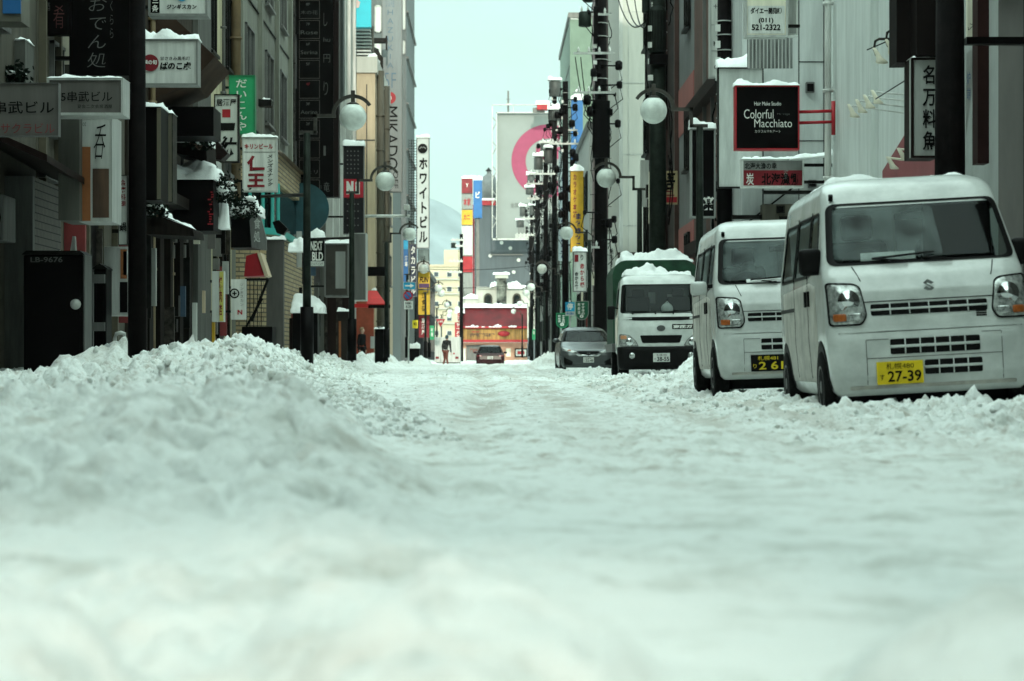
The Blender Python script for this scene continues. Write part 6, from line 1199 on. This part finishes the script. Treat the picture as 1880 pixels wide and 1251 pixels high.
# behind the camera: side rows, and an unseen block added to shade the street
b = thing('shade_block', 'unseen tall block added behind the camera to shade the near street', 'building', (0,-34,0)); H = 9.9 + (104+30)*math.tan(R(SUN_EL))
for z0, z1 in ((0,10.95),(12.95,H)): MB().box(-17,17,-31,-30,z0,z1).build('wall', LGREY, b)  # gap between the walls shaped to let a sunbeam onto the foreground snow
for x in (-16.5,-9,-4.6,-.9,2.0,6.2,12,16): MB().box(x-.3,x+.3,-30.8,-30.2,10.95,12.95).build('column', GREY, b)  # set in the gap to break up that sunbeam sideways
for s in (-1,1):
    b = thing('side_block', f'plain building row behind the camera on the {"left" if s < 0 else "right"}', 'building', (s*11,-14,0)); MB().box(*sorted((s*6.2,s*16)),-29,12,-.3,15).build('wall', GREY, b)
# haze
hz = MB().box(-4000,4000,-60,11000,-30,1100).build('haze', None, None); tag(hz, 'thin pale winter haze filling the street and the air to the mountain', None, None, 'stuff')
hm = bpy.data.materials.new('haze'); hm.use_nodes = True; hm.node_tree.nodes.clear(); ho = N(hm.node_tree, 'ShaderNodeOutputMaterial'); hv = N(hm.node_tree, 'ShaderNodeVolumePrincipled')
hv.inputs['Color'].default_value = (.80,.93,.97,1); hv.inputs['Density'].default_value = .00009; hv.inputs['Anisotropy'].default_value = .2; hm.node_tree.links.new(hv.outputs[0], ho.inputs['Volume']); hz.data.materials.append(hm)

# ---------------------------------------------------------------- facade clutter: meters, vents, air conditioners, posters, narrow fascia boards
rnd = random.Random(11)
CM = [DKMET, BLACK, GREY, DIMG, RUST, BROWN, DKB, LGREY, mat('faded_poster_blue', (.05,.09,.14), .6), mat('faded_poster_red', (.18,.03,.03), .6), CREAM]
def clutter(b, X, s, y0, y1, n, zmax=6):
    for i in range(n):
        y = rnd.uniform(y0+.2, y1-.8); z = rnd.uniform(.2, 1.6) if rnd.random() < .55 else rnd.uniform(2.6, zmax); d = rnd.uniform(.08, .32); k = rnd.random()
        if k < .55: MB().box(*sorted((X, X+s*d)), y, y+rnd.uniform(.04,.12), z, z+rnd.uniform(.5,1.6)).build('fascia_board', rnd.choice(CM), b)
        elif k < .66:
            u = MB().box(*sorted((X+s*.05, X+s*.38)), y, y+.75, z+1.2, z+1.75).build('air_conditioner', CM[7] if rnd.random() < .5 else CM[2], b, bev=.015)
            q = MB().lathe([(.14,-.002),(.14,-.01),(.03,-.012)], (X+s*.215, y, z+1.47), 14, 'y'); q.build('fan_guard', DKMET, u, True)
        elif k < .85: MB().tube([(X+s*.06, y, z-.2), (X+s*.06, y, z+2.4), (X+s*.06, y+.5, z+2.6)], .03, 6).build('conduit', rnd.choice(CM[:6]), b, True)
        else:
            q = MB().box(*sorted((X, X+s*.18)), y, y+.3, z, z+.4); q.box(*sorted((X, X+s*.14)), y+.02, y+.26, z-.3, z-.05); q.build('meter_box', rnd.choice(CM[:5]), b)
for lab, X, y0, y1, n in (('beige sided building', -6.2, 33.3, 41, 16), ('dark timber fronted', -6.15, 41, 50, 20), ('yellow plaster', -6.2, 50, 58, 14), ('pale concrete building', -5.25, 62, 71, 9), ('dark reddish building', -6.2, 75, 88, 14), ('grey metal clad', -6, 88, 104, 14), ('dark building with grey tiled', -6.2, 25, 30.5, 8)):
    clutter(byl(lab), X, 1, y0, y1, n, 7 if lab[:5] in ('dark ','grey ','beige') and 'timber' not in lab else 2.9)
for lab, X, y0, y1, n in (('brown building with', 5.05, 51.8, 59.5, 10), ('dark brown clad', 5.05, 65, 78, 12), ('grey building with an arched', 5.0, 122, 140, 8), ('pinkish grey', 4.9, 104.5, 115, 6)):
    clutter(byl(lab), X, -1, y0, y1, n)

# snow laden shrubs on the shop roofs at the left
def shrub(label, x, y, D, r, n, sn=True):
    rt = thing('shrub', label, 'shrub', P(x, y, D), 'evergreen shrubs on the shop canopies'); c = P(x, y, D); q = MB(); lf = MB(); rg = random.Random(x)
    for i in range(9):
        e = c + Vector((rg.uniform(-r,r), rg.uniform(-r,r)*.6, rg.uniform(.3,1.6)*r)); q.tube([c, (c+e)/2+Vector((rg.uniform(-.05,.05),0,.05)), e], .014, 4, .005)
    q.build('stem', BROWN, rt)
    for i in range(n):
        d = Vector((rg.gauss(0,.5), rg.gauss(0,.35), abs(rg.gauss(.7,.45))))*r; p = c + d; a = Vector((rg.uniform(-1,1),rg.uniform(-1,1),rg.uniform(-1,1))).normalized()*.045; b2 = a.cross(Vector((rg.uniform(-1,1),1,.3))).normalized()*.022
        lf.add([p-a, p+b2, p+a, p-b2], [(0,1,2,3)])
    lf.build('foliage', mat('shrub_leaf', (.012,.022,.014), .7), rt)
    if sn:
        for i in range(5):
            k = MB().ball((0,0,0), .5, 12); cc = c + Vector((rg.uniform(-.7,.7)*r, rg.uniform(-.3,.1)*r, rg.uniform(.5,1.5)*r)); w_ = r*rg.uniform(.3,.6)
            k.v = [cc + Vector((v.x*w_*1.5, v.y*w_, v.z*w_*.8)) * (1+.5*float(fbm(np.array([v.x*3+i]), np.array([v.z*3+v.y*2]), i, 3)[0])) for v in k.v]; k.build('snow_clump', SNOWCLEAN, rt, True)
shrub('dark shrub loaded with snow above the black fascia sign', 402, 372, 46, .34, 500)
shrub('dark shrub with snow behind the shield panel', 446, 402, 48.8, .30, 450)
shrub('small dark shrub with snow over the sloped shop canopy', 288, 398, 41.3, .18, 220)
shrub('dark shrub with snow beside the hooded roof box', 366, 275, 45.8, .26, 350)
shrub('low dark shrub at the left edge on the wall air conditioner', 24, 156, 31, .16, 250)
rt = thing('corrugated_sheet', 'weathered translucent sheet below the phone number sign', 'sheet', P(1415,125,46)); MB().pbox(1372,70,1455,126,46,.03).build('sheet', mat('milky_sheet', (.42,.44,.43), .4, var=.3, scale=4, streak=True), rt)
for i in range(12): MB().pbox(1374+i*6.8,70,1376+i*6.8,126,45.98,.03).build('rib', LGREY, rt)
for x0,y0,x1,y1,l in ((1480,150,1496,170,'upper'),(1484,330,1500,344,'lower')):
    rt = thing('wall_vent', f'{l} small grey vent hood on the white panelled wall', 'vent', P((x0+x1)/2,y1,47.8)); MB().pbox(x0,y0,x1,y1,47.85,.14).build('hood', GREY, rt, bev=.02); MB().pbox(x0+2,y0+4,x1-2,y1-2,47.83,.03).build('slot', BLACK, rt)
